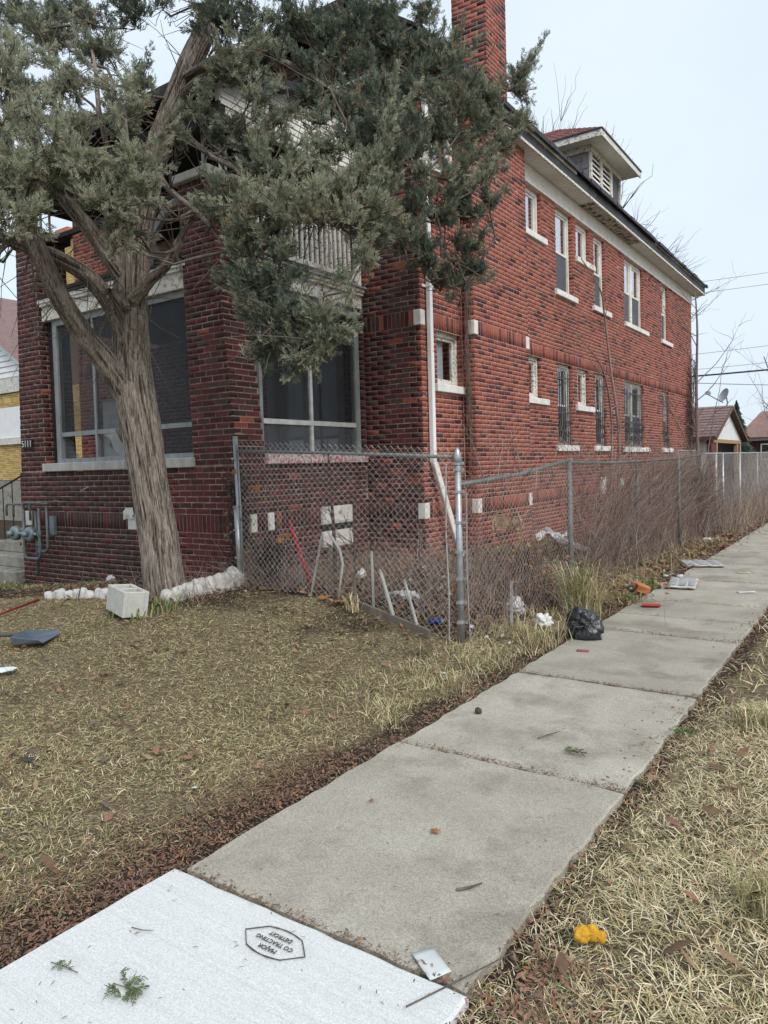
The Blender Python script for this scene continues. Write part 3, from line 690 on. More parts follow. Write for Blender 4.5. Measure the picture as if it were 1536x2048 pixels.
ap0 = (ex - 1.55, (ey0 + ey1) / 2, DE + 1.0); ap1 = (-8.2, (ey0 + ey1) / 2, DE + 1.0); rz = DE + .1
dr = G().poly([(ex, ey0, rz), (ex, ey1, rz), ap0]).poly([(-8.2, ey0, rz), (ex, ey0, rz), ap0, ap1]).poly([(ex, ey1, rz), (-8.2, ey1, rz), ap1, ap0])
dr.poly([(ex, ey0, DE + .06), (ex, ey1, DE + .06), (ex, ey1, rz), (ex, ey0, rz)]).build('dormer_roof', M_SHINGR, dm)
for side in range(2):                           # shingle courses in relief
    for k in range(9):
        t0, t1 = k / 9, (k + 1) / 9 + .01; E0 = Vector((-7.6, ey0, rz)) if side == 0 else Vector((ex, ey0, rz)); E1 = Vector((ex, ey0, rz)) if side == 0 else Vector((ex, ey1, rz))
        T0 = Vector((-7.6, ap1[1], ap1[2])) if side == 0 else Vector(ap0); T1 = Vector(ap0)
        up = Vector((0, -.55, .83)) if side == 0 else Vector((.55, 0, .83))
        a, b, c, d = E0.lerp(T0, t0), E1.lerp(T1, t0), E1.lerp(T1, t1), E0.lerp(T0, t1)
        n = 14
        for i in range(n):
            p, q = i / n, (i + 1) / n - .012; G().poly([a.lerp(b, p) + up * .022, a.lerp(b, q) + up * .022, d.lerp(c, q) + up * .006, d.lerp(c, p) + up * .006]).poly([a.lerp(b, p), a.lerp(b, q), a.lerp(b, q) + up * .022, a.lerp(b, p) + up * .022]).build('shingle', M_SHINGR, dm)
for a, b in (((ex, ey0, DE), (ex, ey1, DE)), ((ex, ey0, DE), (-7.6, ey0, DE))):
    G().beam(a, b, .03, .13).build('dormer_fascia', M_PEEL, dm)
    G().beam(Vector(a) + Vector((0, 0, .085)), Vector(b) + Vector((0, 0, .085)), .07, .04).build('shingle_edge', M_BLACK, dm)
n = 18
for i in range(n):
    a, b = ey0 + .02 + (ey1 - ey0 - .04) * i / n, ey0 + .02 + (ey1 - ey0 - .04) * (i + 1) / n - .008
    G().box(DX - .6 if b < DY0 or a > DY1 else DX, ex - .02, a, b, DE - .03, DE - .018).build('soffit_panel', M_SOFF, dm)
for i in range(8):
    a = DX - .01 - .17 * i; G().box(a - .162, a, ey0 + .02, DY0 - .03, DE - .034, DE - .022).build('soffit_panel', M_SOFF, dm)

# ------------------------------------------------------------------ porch: sills, screens, beams, balcony, porch roof
G().box(-9.86, -7.98, YP - .045, 5.97, 1.645, 1.76).build('sill', M_SILLF, house, bevel=.008)
G().box(-7.97, -6.70, YP - .045, 5.97, 1.642, 1.757).build('sill', M_SILLF, house, bevel=.008)
G().box(-6.12, XP + .05, 6.275, 8.27, 1.655, 1.765).build('sill', M_SILLR, house, bevel=.008)
YS = 5.95
f = G(); f.box(-9.70, -9.60, YS - .03, YS + .05, 1.76, 3.76).box(-6.80, -6.735, YS - .03, YS + .05, 1.76, 3.76).box(-9.60, -6.80, YS - .03, YS + .05, 3.68, 3.76).box(-9.60, -6.80, YS - .028, YS + .05, 1.761, 1.82)
f.box(-9.95, -9.71, YS + .01, YS + .09, 1.76, 4.0, 1)
sf = f.build('screen_frame', [M_GREYW, M_DARK], house)
XM = (-8.78, -7.78)
for x in XM: G().box(x - .022, x + .022, YS - .02, YS + .03, 1.82, 3.68).build('mullion', M_GREYW, sf)
xe_ = [-9.60, -8.802, -8.758, -7.802, -7.758, -6.80]
for k in range(3):
    a, b = xe_[2 * k], xe_[2 * k + 1]; G().box(a, b, YS - .015, YS + .025, 2.13, 2.19).build('rail', M_GREYW, sf)
    G().poly([(a, YS, 2.19), (b, YS, 2.19), (b, YS, 3.68), (a, YS, 3.68)]).build('screen', M_SCR, sf)
    if k == 2: G().poly([(a, YS, 1.82), (b, YS, 1.82), (b, YS, 2.13), (a, YS, 2.13)]).build('screen', M_SCR, sf)
for a, b, h in ((-9.60, -9.25, .30), (-8.757, -8.35, .30)):        # torn lower screens hanging in their frames
    g = G(); n = 12
    g.grid([[(a + (b - a) * (i / n) ** .8 * (1 - .65 * j / 8), YS + .03 + .10 * math.sin(i / n * 3) * (j / 8), 1.83 + h * (j / 8) * (1 - .5 * i / n)) for i in range(n + 1)] for j in range(9)]); g.build('torn_screen', M_SCRL, sf, smooth=True)
XS = -6.10
f = G(); f.box(XS - .05, XS + .03, 8.17, 8.265, 1.765, 3.77).box(XS - .05, XS + .03, 6.28, 6.33, 1.765, 3.77).box(XS - .05, XS + .03, 6.33, 8.17, 3.66, 3.77).box(XS - .05, XS + .028, 6.33, 8.17, 1.766, 1.80)
sf = f.build('screen_frame', M_GREYW, house)
G().box(XS - .02, XS + .028, 7.20, 7.245, 1.80, 3.66).build('mullion', M_WIRON, sf)
for a, b, tt in ((6.33, 7.20, 2.17), (7.245, 8.17, 2.17)):
    G().box(XS - .015, XS + .02, a, b, tt - .03, tt + .03).build('rail', M_WIRON, sf)
    G().poly([(XS, a, tt + .03), (XS, b, tt + .03), (XS, b, 3.66), (XS, a, 3.66)]).build('screen', M_SCR, sf)
    G().poly([(XS, a, 1.80), (XS, b, 1.80), (XS, b, tt - .03), (XS, a, tt - .03)]).build('screen', M_SCRL, sf)
# beams with crown moulding
g = G(); g.hexa([(-9.84, 5.86, 3.765), (-6.72, 5.86, 3.765), (-6.72, 6.06, 3.765), (-9.84, 6.06, 3.765)], [(-9.84, 5.86, 4.0), (-6.74, 5.86, 4.05), (-6.74, 6.06, 4.05), (-9.84, 6.06, 4.0)])
bf = g.build('porch_beam', M_PEELY, house)
G().box(-9.84, -6.75, 5.80, 5.86, 4.0, 4.05).box(-9.84, -6.75, 5.82, 5.859, 3.96, 3.999).build('crown_moulding', M_PEEL, bf)
G().box(-9.8, -6.76, 5.78, 5.9, 4.055, 4.085).build('cap_board', M_DARK, bf)
bs = G().box(XS - .06, XP - .012, 6.24, 8.28, 3.775, 3.985).build('porch_beam', M_PEEL, house)
G().box(XS - .05, XP + .03, 6.23, 8.275, 3.95, 3.99).box(XS - .05, XP + .055, 6.22, 8.27, 3.992, 4.03).build('crown_moulding', M_PEELY, bs)
G().box(XS - .06, XP + .085, 6.2, 8.28, 4.035, 4.06).build('cap_board', M_GREYW, bs)
G().box(-10.4, -6.12, 5.95, 8.27, 3.79, 3.95).build('balcony_floor', M_DARK, house)
G().box(-10.45, -6.05, 5.9, 8.27, .55, .72).build('porch_floor', M_STEP, house)
# balustrade on the right side, peeling white
bl = empty('balustrade', (0, 0, 0), parent=house)
G().box(XP - .06, XP - .02, 6.25, 8.2, 4.15, 4.21).build('bottom_rail', M_PEEL, bl); G().box(XP - .075, XP - .005, 6.25, 8.2, 4.86, 4.92).build('top_rail', M_PEEL, bl)
G().box(XP - .08, XP, 8.2, 8.275, 4.07, 4.92).build('newel', M_WHITE, bl); G().box(XP - .09, XP - .01, 7.99, 8.10, 4.062, 4.149).build('rail_block', M_WHITE, bl)
y = 6.30
bal = G().box(-.012, .012, -.022, .022, 0, .646).build('baluster', M_PEEL, mesh_only=True)
while y < 8.15:
    o = bpy.data.objects.new('baluster', bal); o.location = (XP - .04, y, 4.212); o.rotation_euler = (random.uniform(-.03, .03), 0, 0); link(o, bl); y += .098
G().box(-9.8, -6.8, 5.9, 5.94, 4.15, 4.2).box(-9.8, -6.8, 5.9, 5.95, 4.86, 4.92).build('front_rail', M_DARK, house)
G().tube([(-7.5, 5.88, 4.1), (-7.35, 5.86, 4.5), (-7.05, 5.86, 4.75), (-6.85, 5.9, 4.8)], .06, 6).build('bent_board', M_GREYW, house)
# pier caps and iron posts carrying the porch roof
G().box(-6.90, -6.24, YP - .07, 6.36, ZT, ZT + .10).build('pier_cap', M_SILLF, house, bevel=.01)
G().box(-10.44, -9.83, YP - .07, 6.36, ZT - .1 + .103, ZT + .12).build('pier_cap', M_DARK, house, bevel=.01)
def iron_posts(cx, cy, z0, z1):
    e = empty('iron_post', parent=house)
    for dx, dy in ((-.14, 0), (.14, 0), (.0, .22)): G().tube([(cx + dx, cy + dy, z0), (cx + dx, cy + dy, z1)], .018, 8).build('post', M_WIRON, e)
    g = G()
    for k in range(3):
        z = z0 + .06 + k * (z1 - z0 - .2) / 2.4
        g.tube([(cx - .05 + .05 * math.cos(t), cy + .004, z + .1 + .05 * math.sin(t)) for t in np.linspace(0, 5, 10)], .006, 5)
    g.build('scrollwork', M_WIRON, e)
iron_posts(-6.42, 5.98, ZT + .1, 5.50); iron_posts(-10.1, 5.98, ZT + .12, 5.50); iron_posts(-9.5, 6.9, 3.96, 5.5)
G().box(-10.35, -5.98, 5.70, 5.80, 5.42, 5.62).build('porch_roof_beam', M_DARK, house)
pb = G().box(XP - .06, XP + .02, 5.80, 8.27, 5.49, 5.585).build('porch_roof_beam', M_PEEL, house)
G().box(-10.35, -10.27, 5.80, 8.27, 5.49, 5.60).build('porch_roof_beam', M_DARK, house)
under = lambda y: 5.76 + (y - 5.5) * .26      # shed roof rising from the front eave to the house wall
G().extrude([(XP - .05, 5.72, 5.59), (XP - .05, 8.27, 5.59), (XP - .05, 8.27, under(8.27)), (XP - .05, 5.72, under(5.72))], (.068, 0, 0)).build('side_gable', M_WHITE, house)
for k in range(12):                            # lapped siding boards of the porch roof side
    z = 5.592 + k * .075; y0 = max(5.73, 5.5 + (z + .075 - 5.76) / .26)
    if y0 < 8.0: G().hexa([(XP + .019, y0, z), (XP + .034, y0, z), (XP + .034, 8.265, z), (XP + .019, 8.265, z)], [(XP + .019, y0 + .02, z + .073), (XP + .022, y0 + .02, z + .073), (XP + .022, 8.265, z + .073), (XP + .019, 8.265, z + .073)]).build('siding_board', M_WHITE, pb)
prf = G().hexa([(-10.7, 5.5, 5.76), (-5.8, 5.5, 5.76), (-5.8, 8.27, under(8.27)), (-10.7, 8.27, under(8.27))], [(-10.7, 5.5, 5.86), (-5.8, 5.5, 5.86), (-5.8, 8.27, under(8.27) + .1), (-10.7, 8.27, under(8.27) + .1)]).build('porch_roof', M_BLACK, house)
G().box(-10.26, -6.07, 5.82, 8.26, 5.50, 5.56).build('porch_ceiling', M_DARK, prf)
# door and window in the wall behind the porch
dr_ = G().box(-9.5, -8.6, YF + .02, YF + .08, .75, 2.85).build('door', M_DOOR, house)
G().box(-9.56, -9.48, YF - .03, YF + .03, .75, 2.92).box(-8.62, -8.54, YF - .03, YF + .03, .75, 2.92).box(-9.48, -8.62, YF - .03, YF + .03, 2.85, 2.95).build('door_frame', M_DOOR, dr_)
G().box(-9.35, -8.75, YF + .005, YF + .018, 1.7, 2.7).build('pane', M_GLASSD, dr_)
M_DOOR2 = mat('shaded door paint', (.20, .20, .19), (.14, .14, .13), .6, 4)  # whitish frame paint lowered to carry the dimness inside the porch
wf_ = G().box(-7.84, -7.72, YF - .03, YF + .08, 1.68, 3.45).box(-6.48, -6.36, YF - .03, YF + .08, 1.68, 3.45).box(-7.72, -6.48, YF - .03, YF + .08, 3.33, 3.45).box(-7.72, -6.48, YF - .05, YF + .08, 1.68, 1.78).box(-7.13, -7.07, YF - .02, YF + .07, 1.78, 3.33).build('window', M_DOOR2, house)
for a, b in ((-7.72, -7.13), (-7.07, -6.48)): G().box(a, b, YF + .03, YF + .036, 1.78, 3.33).build('pane', M_GLASSD, wf_)
cg = G(); cg.grid([[(x, YF + .12 + .03 * math.sin(i * 1.9), z) for i, x in enumerate(np.linspace(-7.72, -6.5, 22))] for z in (1.78, 3.33)]); cg.build('curtain', M_CURT, wf_, smooth=True)
uw = G().box(-9.4, -7.0, YF + .03, YF + .06, 4.9, 6.0).build('window', M_DARK, house)
d2 = G().box(-12.1, -11.2, YF + .03, YF + .08, .9, 2.95).build('door', M_DOOR, house)
# stair rail board seen through the porch
G().beam((-9.9, 7.6, 2.65), (-8.95, 6.6, 1.72), .05, .14).build('stair_rail', M_DOOR, house)

# house number plate
npz = G().box(-10.41, -10.13, YP - .022, YP - .012, 1.985, 2.125).build('number_plate', M_DARK, house)
text_mesh('house_number', '5111', .135, M_WIRON, npz, Matrix.Translation((-10.27, YP - .024, 2.053)) @ Matrix.Rotation(math.pi / 2, 4, 'X'), .002)

# concrete steps with railing
steps = empty('concrete_steps', (-11.4, 6.2, 0), 'worn concrete entry steps at the left of the brick porch pier', 'steps'); steps.location = (0, 0, 0)
for i in range(5):
    z = .175 * (i + 1); y0 = 5.72 + .32 * i
    G().box(-12.4, -10.62, y0, 8.2, z - .175 + (.0 if i == 0 else .001), z - .002 * 0).build('step', M_STEP, steps, bevel=.012)
rl = G(); rl.tube([(-12.3, 5.8, 1.05), (-12.3, 7.3, 1.85)], .018, 6)
for y in np.arange(5.85, 7.3, .16): rl.tube([(-12.3, y, .3), (-12.3, y, 1.05 + (y - 5.8) * .533)], .009, 5)
rl.build('railing', M_IRON, steps)
G().box(-12.48, -12.38, 7.0, 8.2, 0, 1.25).build('side_wall', BR[4], steps)

# downspout on the corner and the loose lower length
ds = empty('downspout', (XW + .05, 8.44, 4), 'tall white square downspout running down the brick corner', 'downspout'); ds.location = (0, 0, 0)
prof = G()
for i, (z0, z1) in enumerate(((1.62, 3.1), (3.1, 4.9), (4.9, 6.6))):
    w = .036 - .0015 * (i % 2); G().box(XW + .018, XW + .018 + 2 * w, 8.40 - w + .05, 8.40 + w + .05, z0, z1).build('pipe', M_ALU, ds, bevel=.008)
for z in (3.95, 5.6): G().box(XW + .012, XW + .094, 8.405, 8.495, z, z + .035).box(XW + .01, XW + .02, 8.33, 8.41, z, z + .035).build('strap', M_ALU, ds)
G().beam((XW + .05, 8.45, 6.6), (XE - .1, 8.45, 6.66), .07, .06).build('elbow', M_ALU, ds)
pl = G().beam((-5.0, 8.44, 1.63), (-4.82, 8.80, gh(-4.8, 8.8) - .01), .085, .075).build('loose_downspout', mat('scuffed white pipe', (.72, .70, .66), (.62, .60, .55), .6, 6, spots=(.30, .20, .12), spot_scale=16, spot_lo=.62, spot_hi=.68), bevel=.01)
tag(pl, 'loose white downspout length leaning at the brick corner below the downspout', 'pipe')
hz = empty('metal_frame', (-4.5, 9.5, 0), 'rusty cream metal chair frame dumped by the wall behind the fence post', 'metal frame'); z0 = gh(-4.5, 9.5)
fm = mat('rusty cream metal', (.50, .42, .28), (.30, .17, .09), .7, 12, grain=.2, spots=(.16, .07, .04), spot_scale=9, spot_lo=.5, spot_hi=.6)
for nm, pts in (('frame', [(-.16, 0, 0), (-.18, .0, .42), (-.12, .02, .56), (.2, .03, .56), (.26, .02, .42), (.27, 0, .02)]), ('crossbar', [(-.17, .01, .3), (.26, .01, .32)]), ('leg', [(-.15, .28, 0), (-.17, .05, .35)])):
    G().tube([(x, y, z + z0) for x, y, z in pts], .014, 6).build(nm, fm, hz)
G().box(-.15, .25, .02, .04, z0 + .34, z0 + .5).build('panel', fm, hz)

# gas meters on the left pier
M_PIPE = mat('grey green gas pipe', (.16, .18, .18), (.10, .115, .115), .5, 10, grain=.15, metal=.3)
M_REG = mat('grey blue regulator', (.24, .29, .31), (.17, .21, .23), .45, 8, grain=.1, metal=.3)
gm = empty('gas_meter', (-10.2, 5.7, 0), 'grey gas pipes with two round regulators on the left porch pier', 'gas meter'); gm.location = (0, 0, 0); YG = 5.66
def bend(x0, z0, x1, z1, n=6):   # quarter elbow
    return [(x0 + (x1 - x0) * math.sin(t), YG, z0 + (z1 - z0) * (1 - math.cos(t))) for t in np.linspace(0, math.pi / 2, n)]
def hook(x, ztop, zend, dx=.10, r=.017):
    G().tube([(x - dx, YG, zend), (x - dx, YG, ztop - .06)] + [(x - dx + .06 * (1 - math.cos(t)), YG, ztop - .06 + .06 * math.sin(t)) for t in np.linspace(.2, math.pi / 2, 5)] + [(x + .02, YG, ztop), (x + .18, YG + .02, ztop)], r, 8).build('pipe', M_PIPE, gm, smooth=True)
hook(-10.55, 1.19, 1.02); hook(-10.36, 1.19, 1.0)
G().tube([(-10.20, YG, 1.12), (-10.20, YG, .5), (-10.19, YG, .45), (-10.14, YG, .42), (-9.86, YG, .42), (-9.81, YG, .45), (-9.80, YG, .5), (-9.80, YG, 1.14)], .021, 8).build('pipe', M_PIPE, gm, smooth=True)
hook(-10.10, 1.21, .98); hook(-9.92, 1.21, .96)
G().tube([(-9.97, YG + .05, 1.1), (-9.97, YG + .05, .2)], .018, 8).build('pipe', M_PIPE, gm, smooth=True)
G().tube([(-9.60, YG, 1.16), (-9.60, YG, .62), (-9.62, YG, .56), (-9.68, YG, .53), (-9.78, YG, .53)], .019, 8).build('pipe', M_PIPE, gm, smooth=True)
G().tube([(-10.2, YG + .02, 1.19), (-9.6, YG + .02, 1.2)], .016, 8).build('pipe', M_PIPE, gm, smooth=True)
for x, z in ((-10.42, .77), (-10.03, .77)):
    rg = G().tube([(x, YG - .05, z), (x, YG - .045, z), (x, YG - .02, z), (x, YG + .03, z), (x, YG + .05, z)], [.05, .095, .105, .105, .06], 18).build('regulator', M_REG, gm, smooth=True)
    G().tube([(x, YG - .12, z), (x, YG - .05, z)], .04, 12).build('dome', M_REG, rg, smooth=True)
    G().tube([(x - .18, YG - .01, z), (x + .17, YG - .01, z)], .022, 8).build('coupling', M_REG, rg, smooth=True)
for x, z in ((-10.2, .76), (-9.8, .78), (-9.8, .64), (-9.8, .55)): G().tube([(x, YG, z - .035), (x, YG, z + .035)], .034, 6).build('union_nut', M_PIPE, gm)
G().tube([(-10.24, YG - .03, .63), (-10.24, YG - .06, .63)], .03, 8).build('valve', mat('brass valve', (.45, .30, .12), rough=.4, metal=.5), gm)
G().box(-9.73, -9.62, YP - .05, YP - .008, .76, 1.02).build('meter_box', M_REG, gm)

# ------------------------------------------------------------------ chain-link fences
def chain_link(p0, p1, h0, h1, z0f, z1f, lean=(0, 0), sq=.037, rad=.0021, name='wire_mesh', m=None, parent=None, off=0, sag=0):
    """diamond mesh between p0 and p1 (xy); z0f(t)/z1f(t) bottom and top height along the run"""
    p0 = np.array(p0, float); p1 = np.array(p1, float); Lr = np.linalg.norm(p1 - p0); d = (p1 - p0) / Lr; nrm = np.array([-d[1], d[0]])
    nw = int(Lr / sq); Hm = max(z1f(t) - z0f(t) for t in (0, .5, 1)); K = int(Hm / sq)
    i = np.arange(nw)[:, None]; k = np.arange(K + 1)[None]
    zig = ((k + i) % 2) * 1.0
    u = i * sq + zig * sq * .98 + sq * .02
    t = np.clip(u / Lr, 0, 1)
    zb = np.vectorize(z0f)(t); zt = np.vectorize(z1f)(t); s = k / K; z = zb + (zt - zb) * s
    bow = .02 * np.sin(t * 9 + 1) * np.sin(s * 3.1) * 1.6 + sag * np.sin(s * 3.14) + np.where(zig > .5, .0025, -.0025)
    P = np.stack([p0[0] + d[0] * u + nrm[0] * bow, p0[1] + d[1] * u + nrm[1] * bow, z], -1)
    P += rng.normal(0, .0012, P.shape)
    V, F = tubes(P, np.full(P.shape[:2], rad), 4 if Lr < 3 else 3)
    return np_obj(name, V, F, m or M_WIRE, parent)

fa = empty('chain_link_fence', (-4.4, 5.5, 0), 'short silver chain-link run between the porch pier and the corner post', 'fence', 'chain-link fence round the side yard'); fa.location = (0, 0, 0)
def fpost(x, y, zt, r, m, parent, cap=True, lean=(0, 0), name='post'):
    z = gh(x, y) - .05
    p = G().tube([(x + lean[0], y + lean[1], z), (x, y, zt)], r, 14).build(name, m, parent, smooth=True)
    if cap: G().tube([(x, y, zt - .03), (x, y, zt + .01), (x, y, zt + .04), (x, y, zt + .075), (x, y, zt + .1)], [r * 1.22, r * 1.25, r * 1.15, r * .7, r * .12], 14).build('post_cap', M_GALV, p, smooth=True)
    return p
LP = (-5.80, 5.60); CP = (-3.0, 5.45)
fpost(*LP, 1.96, .027, M_GALV, fa, False, lean=(.045, 0))
G().tube([(LP[0] + .03, LP[1] - .01, gh(*LP)), (LP[0] - .005, LP[1] - .01, 1.2)], .034, 12).build('post_sleeve', M_GALV, fa, smooth=True)
cp = fpost(*CP, 1.64, .028, M_GALV, fa)
G().tube([(LP[0], LP[1] + .0, 1.80), (-5.0, 5.57, 1.765), (-4.4, 5.54, 1.735), (CP[0] - .03, CP[1] + .01, 1.655)], .017, 10).build('top_rail', M_GRPOST, fa, smooth=True)
zt_f = lambda t: 1.905 - .17 * t; zb_f = lambda t: gh(LP[0] + t * 2.8, 5.53) + .01
chain_link((LP[0] + .05, LP[1] - .03), (CP[0] - .05, CP[1] - .03), 0, 0, zb_f, zt_f, parent=fa, m=M_WIRE)
G().tube([(CP[0] - .11, CP[1] - .02, .03), (CP[0] - .10, CP[1] - .02, .5), (CP[0] - .115, CP[1] - .02, 1.0), (CP[0] - .10, CP[1] - .02, 1.6)], .007, 5).build('tension_bar', M_WIRE, fa)
G().tube([(LP[0] + .075, LP[1] - .03, .35), (LP[0] + .05, LP[1] - .03, 1.86)], .007, 5).build('tension_bar', M_GRPOST, fa)
def bands(x, y, zs, r, parent, lean=0):
    for z in zs:
        b = G().tube([(x + lean * (1.6 - z), y, z - .013), (x + lean * (1.6 - z), y, z + .013)], r * 1.13, 14).box(x - .012, x + .012, y - r - .03, y - r, z - .011, z + .011).box(x + r, x + r + .03, y - .01, y + .01, z - .011, z + .011)
        b.build('brace_band', M_GALV, parent, smooth=False)
bands(*CP, (.25, .42, .62, .85, 1.1, 1.36, 1.55, 1.6), .028, fa); bands(*LP, (.65, .95, 1.2, 1.72), .03, fa, .02)

fs = empty('chain_link_fence', (-3, 12, 0), 'long sagging chain-link run beside the sidewalk, overgrown with dead vines', 'fence', 'chain-link fence round the side yard'); fs.location = (0, 0, 0)
PY = [8.08, 10.9, 13.3, 15.2]
tops = {8.08: 1.60, 10.9: 1.60, 13.3: 1.62, 15.2: 1.66}
fpost(-3.0, 8.08, 1.60, .028, M_GRPOST, fs, False); fpost(-3.02, 10.9, 1.58, .026, M_GRPOST, fs, False); fpost(-2.98, 13.3, 1.6, .026, M_GRPOST, fs, False); fpost(-3.0, 15.2, 1.66, .03, M_GRPOST, fs, False)
G().box(-3.03, -2.97, 8.05, 8.11, 1.60, 1.625).build('post_cap', M_GALV, fs)
G().tube([(-3.0, 5.49, 1.42), (-3.0, 6.7, 1.475), (-3.0, 8.06, 1.60)], .021, 10).build('top_rail', M_GRPOST, fs, smooth=True)
G().tube([(-3.0, 8.1, 1.58), (-3.0, 9.4, 1.55), (-3.0, 10.9, 1.56), (-3.0, 13.3, 1.58), (-3.0, 15.2, 1.63)], .019, 8).build('top_rail', M_GRPOST, fs, smooth=True)
def ztop(y): return float(np.interp(y, [5.45, 6.7, 8.08, 9.4, 10.9, 13.3, 15.2, 17.4], [1.47, 1.52, 1.63, 1.57, 1.58, 1.6, 1.65, 1.68]))
chain_link((-2.965, 5.5), (-2.965, 8.06), 0, 0, lambda t: gh(-2.96, 5.5 + t * 2.6) + .02, lambda t: ztop(5.5 + t * 2.56), sq=.037, parent=fs, m=M_WIRER)
chain_link((-2.965, 8.1), (-2.965, 15.1), 0, 0, lambda t: gh(-2.96, 8.1 + t * 7) + .02, lambda t: ztop(8.1 + t * 7), sq=.037, rad=.0020, parent=fs, m=M_WIRER, sag=.05)
G().tube([(CP[0] + .06, CP[1] + .04, .05), (CP[0] + .05, CP[1] + .03, .7), (CP[0] + .06, CP[1] + .04, 1.35)], .006, 5).build('tension_bar', M_GALV, fs)
ff = empty('chain_link_fence', (-3, 20, 0), 'farthest pale chain-link run with a gate frame in front of the garage', 'fence', 'chain-link fence round the side yard'); ff.location = (0, 0, 0)
for y in (16.6, 17.4, 19.6, 22.5, 26, 30): fpost(-2.98, y, 1.68, .028, M_GALV, ff, False)
G().tube([(-2.98, 15.3, 1.66), (-2.98, 34, 1.68)], .019, 8).build('top_rail', M_GALV, ff)
chain_link((-2.965, 15.3), (-2.965, 34), 0, 0, lambda t: .0, lambda t: 1.68, sq=.042, rad=.0022, parent=ff, m=M_WIRE)
G().tube([(-3.9, 17.3, .1), (-3.9, 17.3, 1.75), (-3.9, 19.6, 1.75), (-3.9, 19.6, .1)], .02, 8).tube([(-3.9, 17.3, 1.0), (-3.9, 19.6, 1.0)], .015, 6).build('gate_frame', M_GALV, ff)
chain_link((-3.9, 17.3), (-3.9, 19.6), 0, 0, lambda t: .1, lambda t: 1.75, sq=.042, rad=.0022, parent=ff, m=M_WIRE, name='gate_mesh')

# ------------------------------------------------------------------ far buildings
def brick_face(rec, axis, plane, u0, u1, z0, z1, ops=(), bl=.21, bh=.067, soldier=()):
    z = z0; ci = 0
    while z < z1 - .02:
        sd = any(a <= z + .01 < b for a, b in soldier); h = .2 if sd else bh; p = .075 if sd else bl
        u = u0 - (ci % 2) * p / 2
        while u < u1:
            a, b = max(u + .006, u0), min(u + p - .006, u1)
            if b - a > .03 and not any(c < (a + b) / 2 < d and e < z + h / 2 < f_ for c, d, e, f_ in ops): rec.append((axis, plane, a, b, z + .005, z + h - .007))
            u += p
        z += h; ci += 1
def brick_mass(name, rec, mats, parent, limit=0):
    g = G()
    for ax, pl, a, b, c, d in rec:
        mi = random.randrange(len(mats))
        if ax == 'y': g.box(a, b, pl - .012, pl + .02, c, d, mi)
        else: g.box(pl - .02, pl + .012, a, b, c, d, mi)
    o = g.build(name, mats, parent); tag(o, kind='stuff'); return o
nh = empty('neighbour_house', (-29, 16, 0), 'yellow brick house with white gable siding beyond the left porch pier', 'house'); nh.location = (0, 0, 0)
NY = 14.0; NX1 = -24.2
G().box(-34, NX1, NY, 26, 0, 5.0).build('wall', M_YMORT, nh)
rec = []; brick_face(rec, 'y', NY, -27.3, NX1, 1.45, 4.55, [(-27.6, -25.05, 2.8, 4.05)], soldier=[(4.2, 4.4)]); brick_mass('brickwork', rec, M_YBR, nh)
G().box(-27.3, NX1 + .02, NY - .03, NY + .02, 0, 1.42).build('foundation', M_STEP, nh)
G().box(-27.6, -25.06, NY - .02, NY + .03, 2.95, 4.05).build('window_board', M_ALU, nh); G().box(-27.7, -25.0, NY - .10, NY + .02, 2.72, 2.93).build('sill', M_PEEL, nh)
G().box(-30, NX1 + .1, NY - .08, NY + .05, 4.56, 5.05).build('frieze_board', M_PEEL, nh)
pk = (-30.5, 8.8)
G().extrude([(-36.5, NY, 5.05), (NX1, NY, 5.05), (pk[0], NY, pk[1])], (0, .1, 0)).build('gable', M_ALU, nh)
for k in range(10):
    z = 5.1 + k * .2; xr = NX1 - (z - 5.05) * (NX1 - pk[0]) / (pk[1] - 5.05) - .12
    G().hexa([(-30, NY - .05, z), (xr, NY - .05, z), (xr, NY, z), (-30, NY, z)], [(-30, NY - .015, z + .195), (xr - .3, NY - .015, z + .195), (xr - .3, NY, z + .195), (-30, NY, z + .195)]).build('siding_board', M_ALU, nh)
G().beam((NX1 + .35, NY - .12, 4.98), (pk[0], NY - .12, pk[1] + .15), .06, .22).build('rake_board', M_ALU, nh)
rr_ = G().poly([(NX1 + .4, NY - .3, 5.1), (NX1 + .4, 26, 5.1), (pk[0], 26, pk[1] + .25), (pk[0], NY - .3, pk[1] + .25)]).build('roof', M_SHINGN, nh)
bk = G().box(-29.5, -24.8, 17.0, 17.3, 5, 7.5).build('rear_gable', M_SHINGN, nh)   # main roof seen over the gable
mr_ = G()
for k in range(12):
    z0, z1 = 6.3 + k * .16, 6.3 + k * .16 + .15; mr_.hexa([(-33, 16.2 + k * .25, z0), (-25, 16.2 + k * .25, z0), (-25, 16.45 + k * .25, z0), (-33, 16.45 + k * .25, z0)], [(-33, 16.25 + k * .25, z1), (-25, 16.25 + k * .25, z1), (-25, 16.5 + k * .25, z1), (-33, 16.5 + k * .25, z1)])
mr_.build('roof', M_SHINGN, nh)
ch = G().box(-23.4, -19.4, 14.0, 15.2, 4.5, 9.2).build('chimney', M_YMORT, nh)
rec = []; brick_face(rec, 'y', 14.0, -23.4, -19.4, 7.0, 9.15); brick_mass('brickwork', rec, M_YBR, ch)
G().box(-23.55, -19.3, 13.85, 15.3, 9.2, 9.36).build('coping', M_DARK, ch)
for x in (-22.55, -21.2): G().hexa([(x - .4, 14.2, 9.36), (x + .4, 14.2, 9.36), (x + .4, 15, 9.36), (x - .4, 15, 9.36)], [(x - .36, 14.25, 9.75), (x + .36, 14.25, 9.75), (x + .36, 14.95, 9.75), (x - .36, 14.95, 9.75)]).build('chimney_pot', mat('terracotta', (.42, .17, .09), (.33, .13, .08), .8, 5), ch)
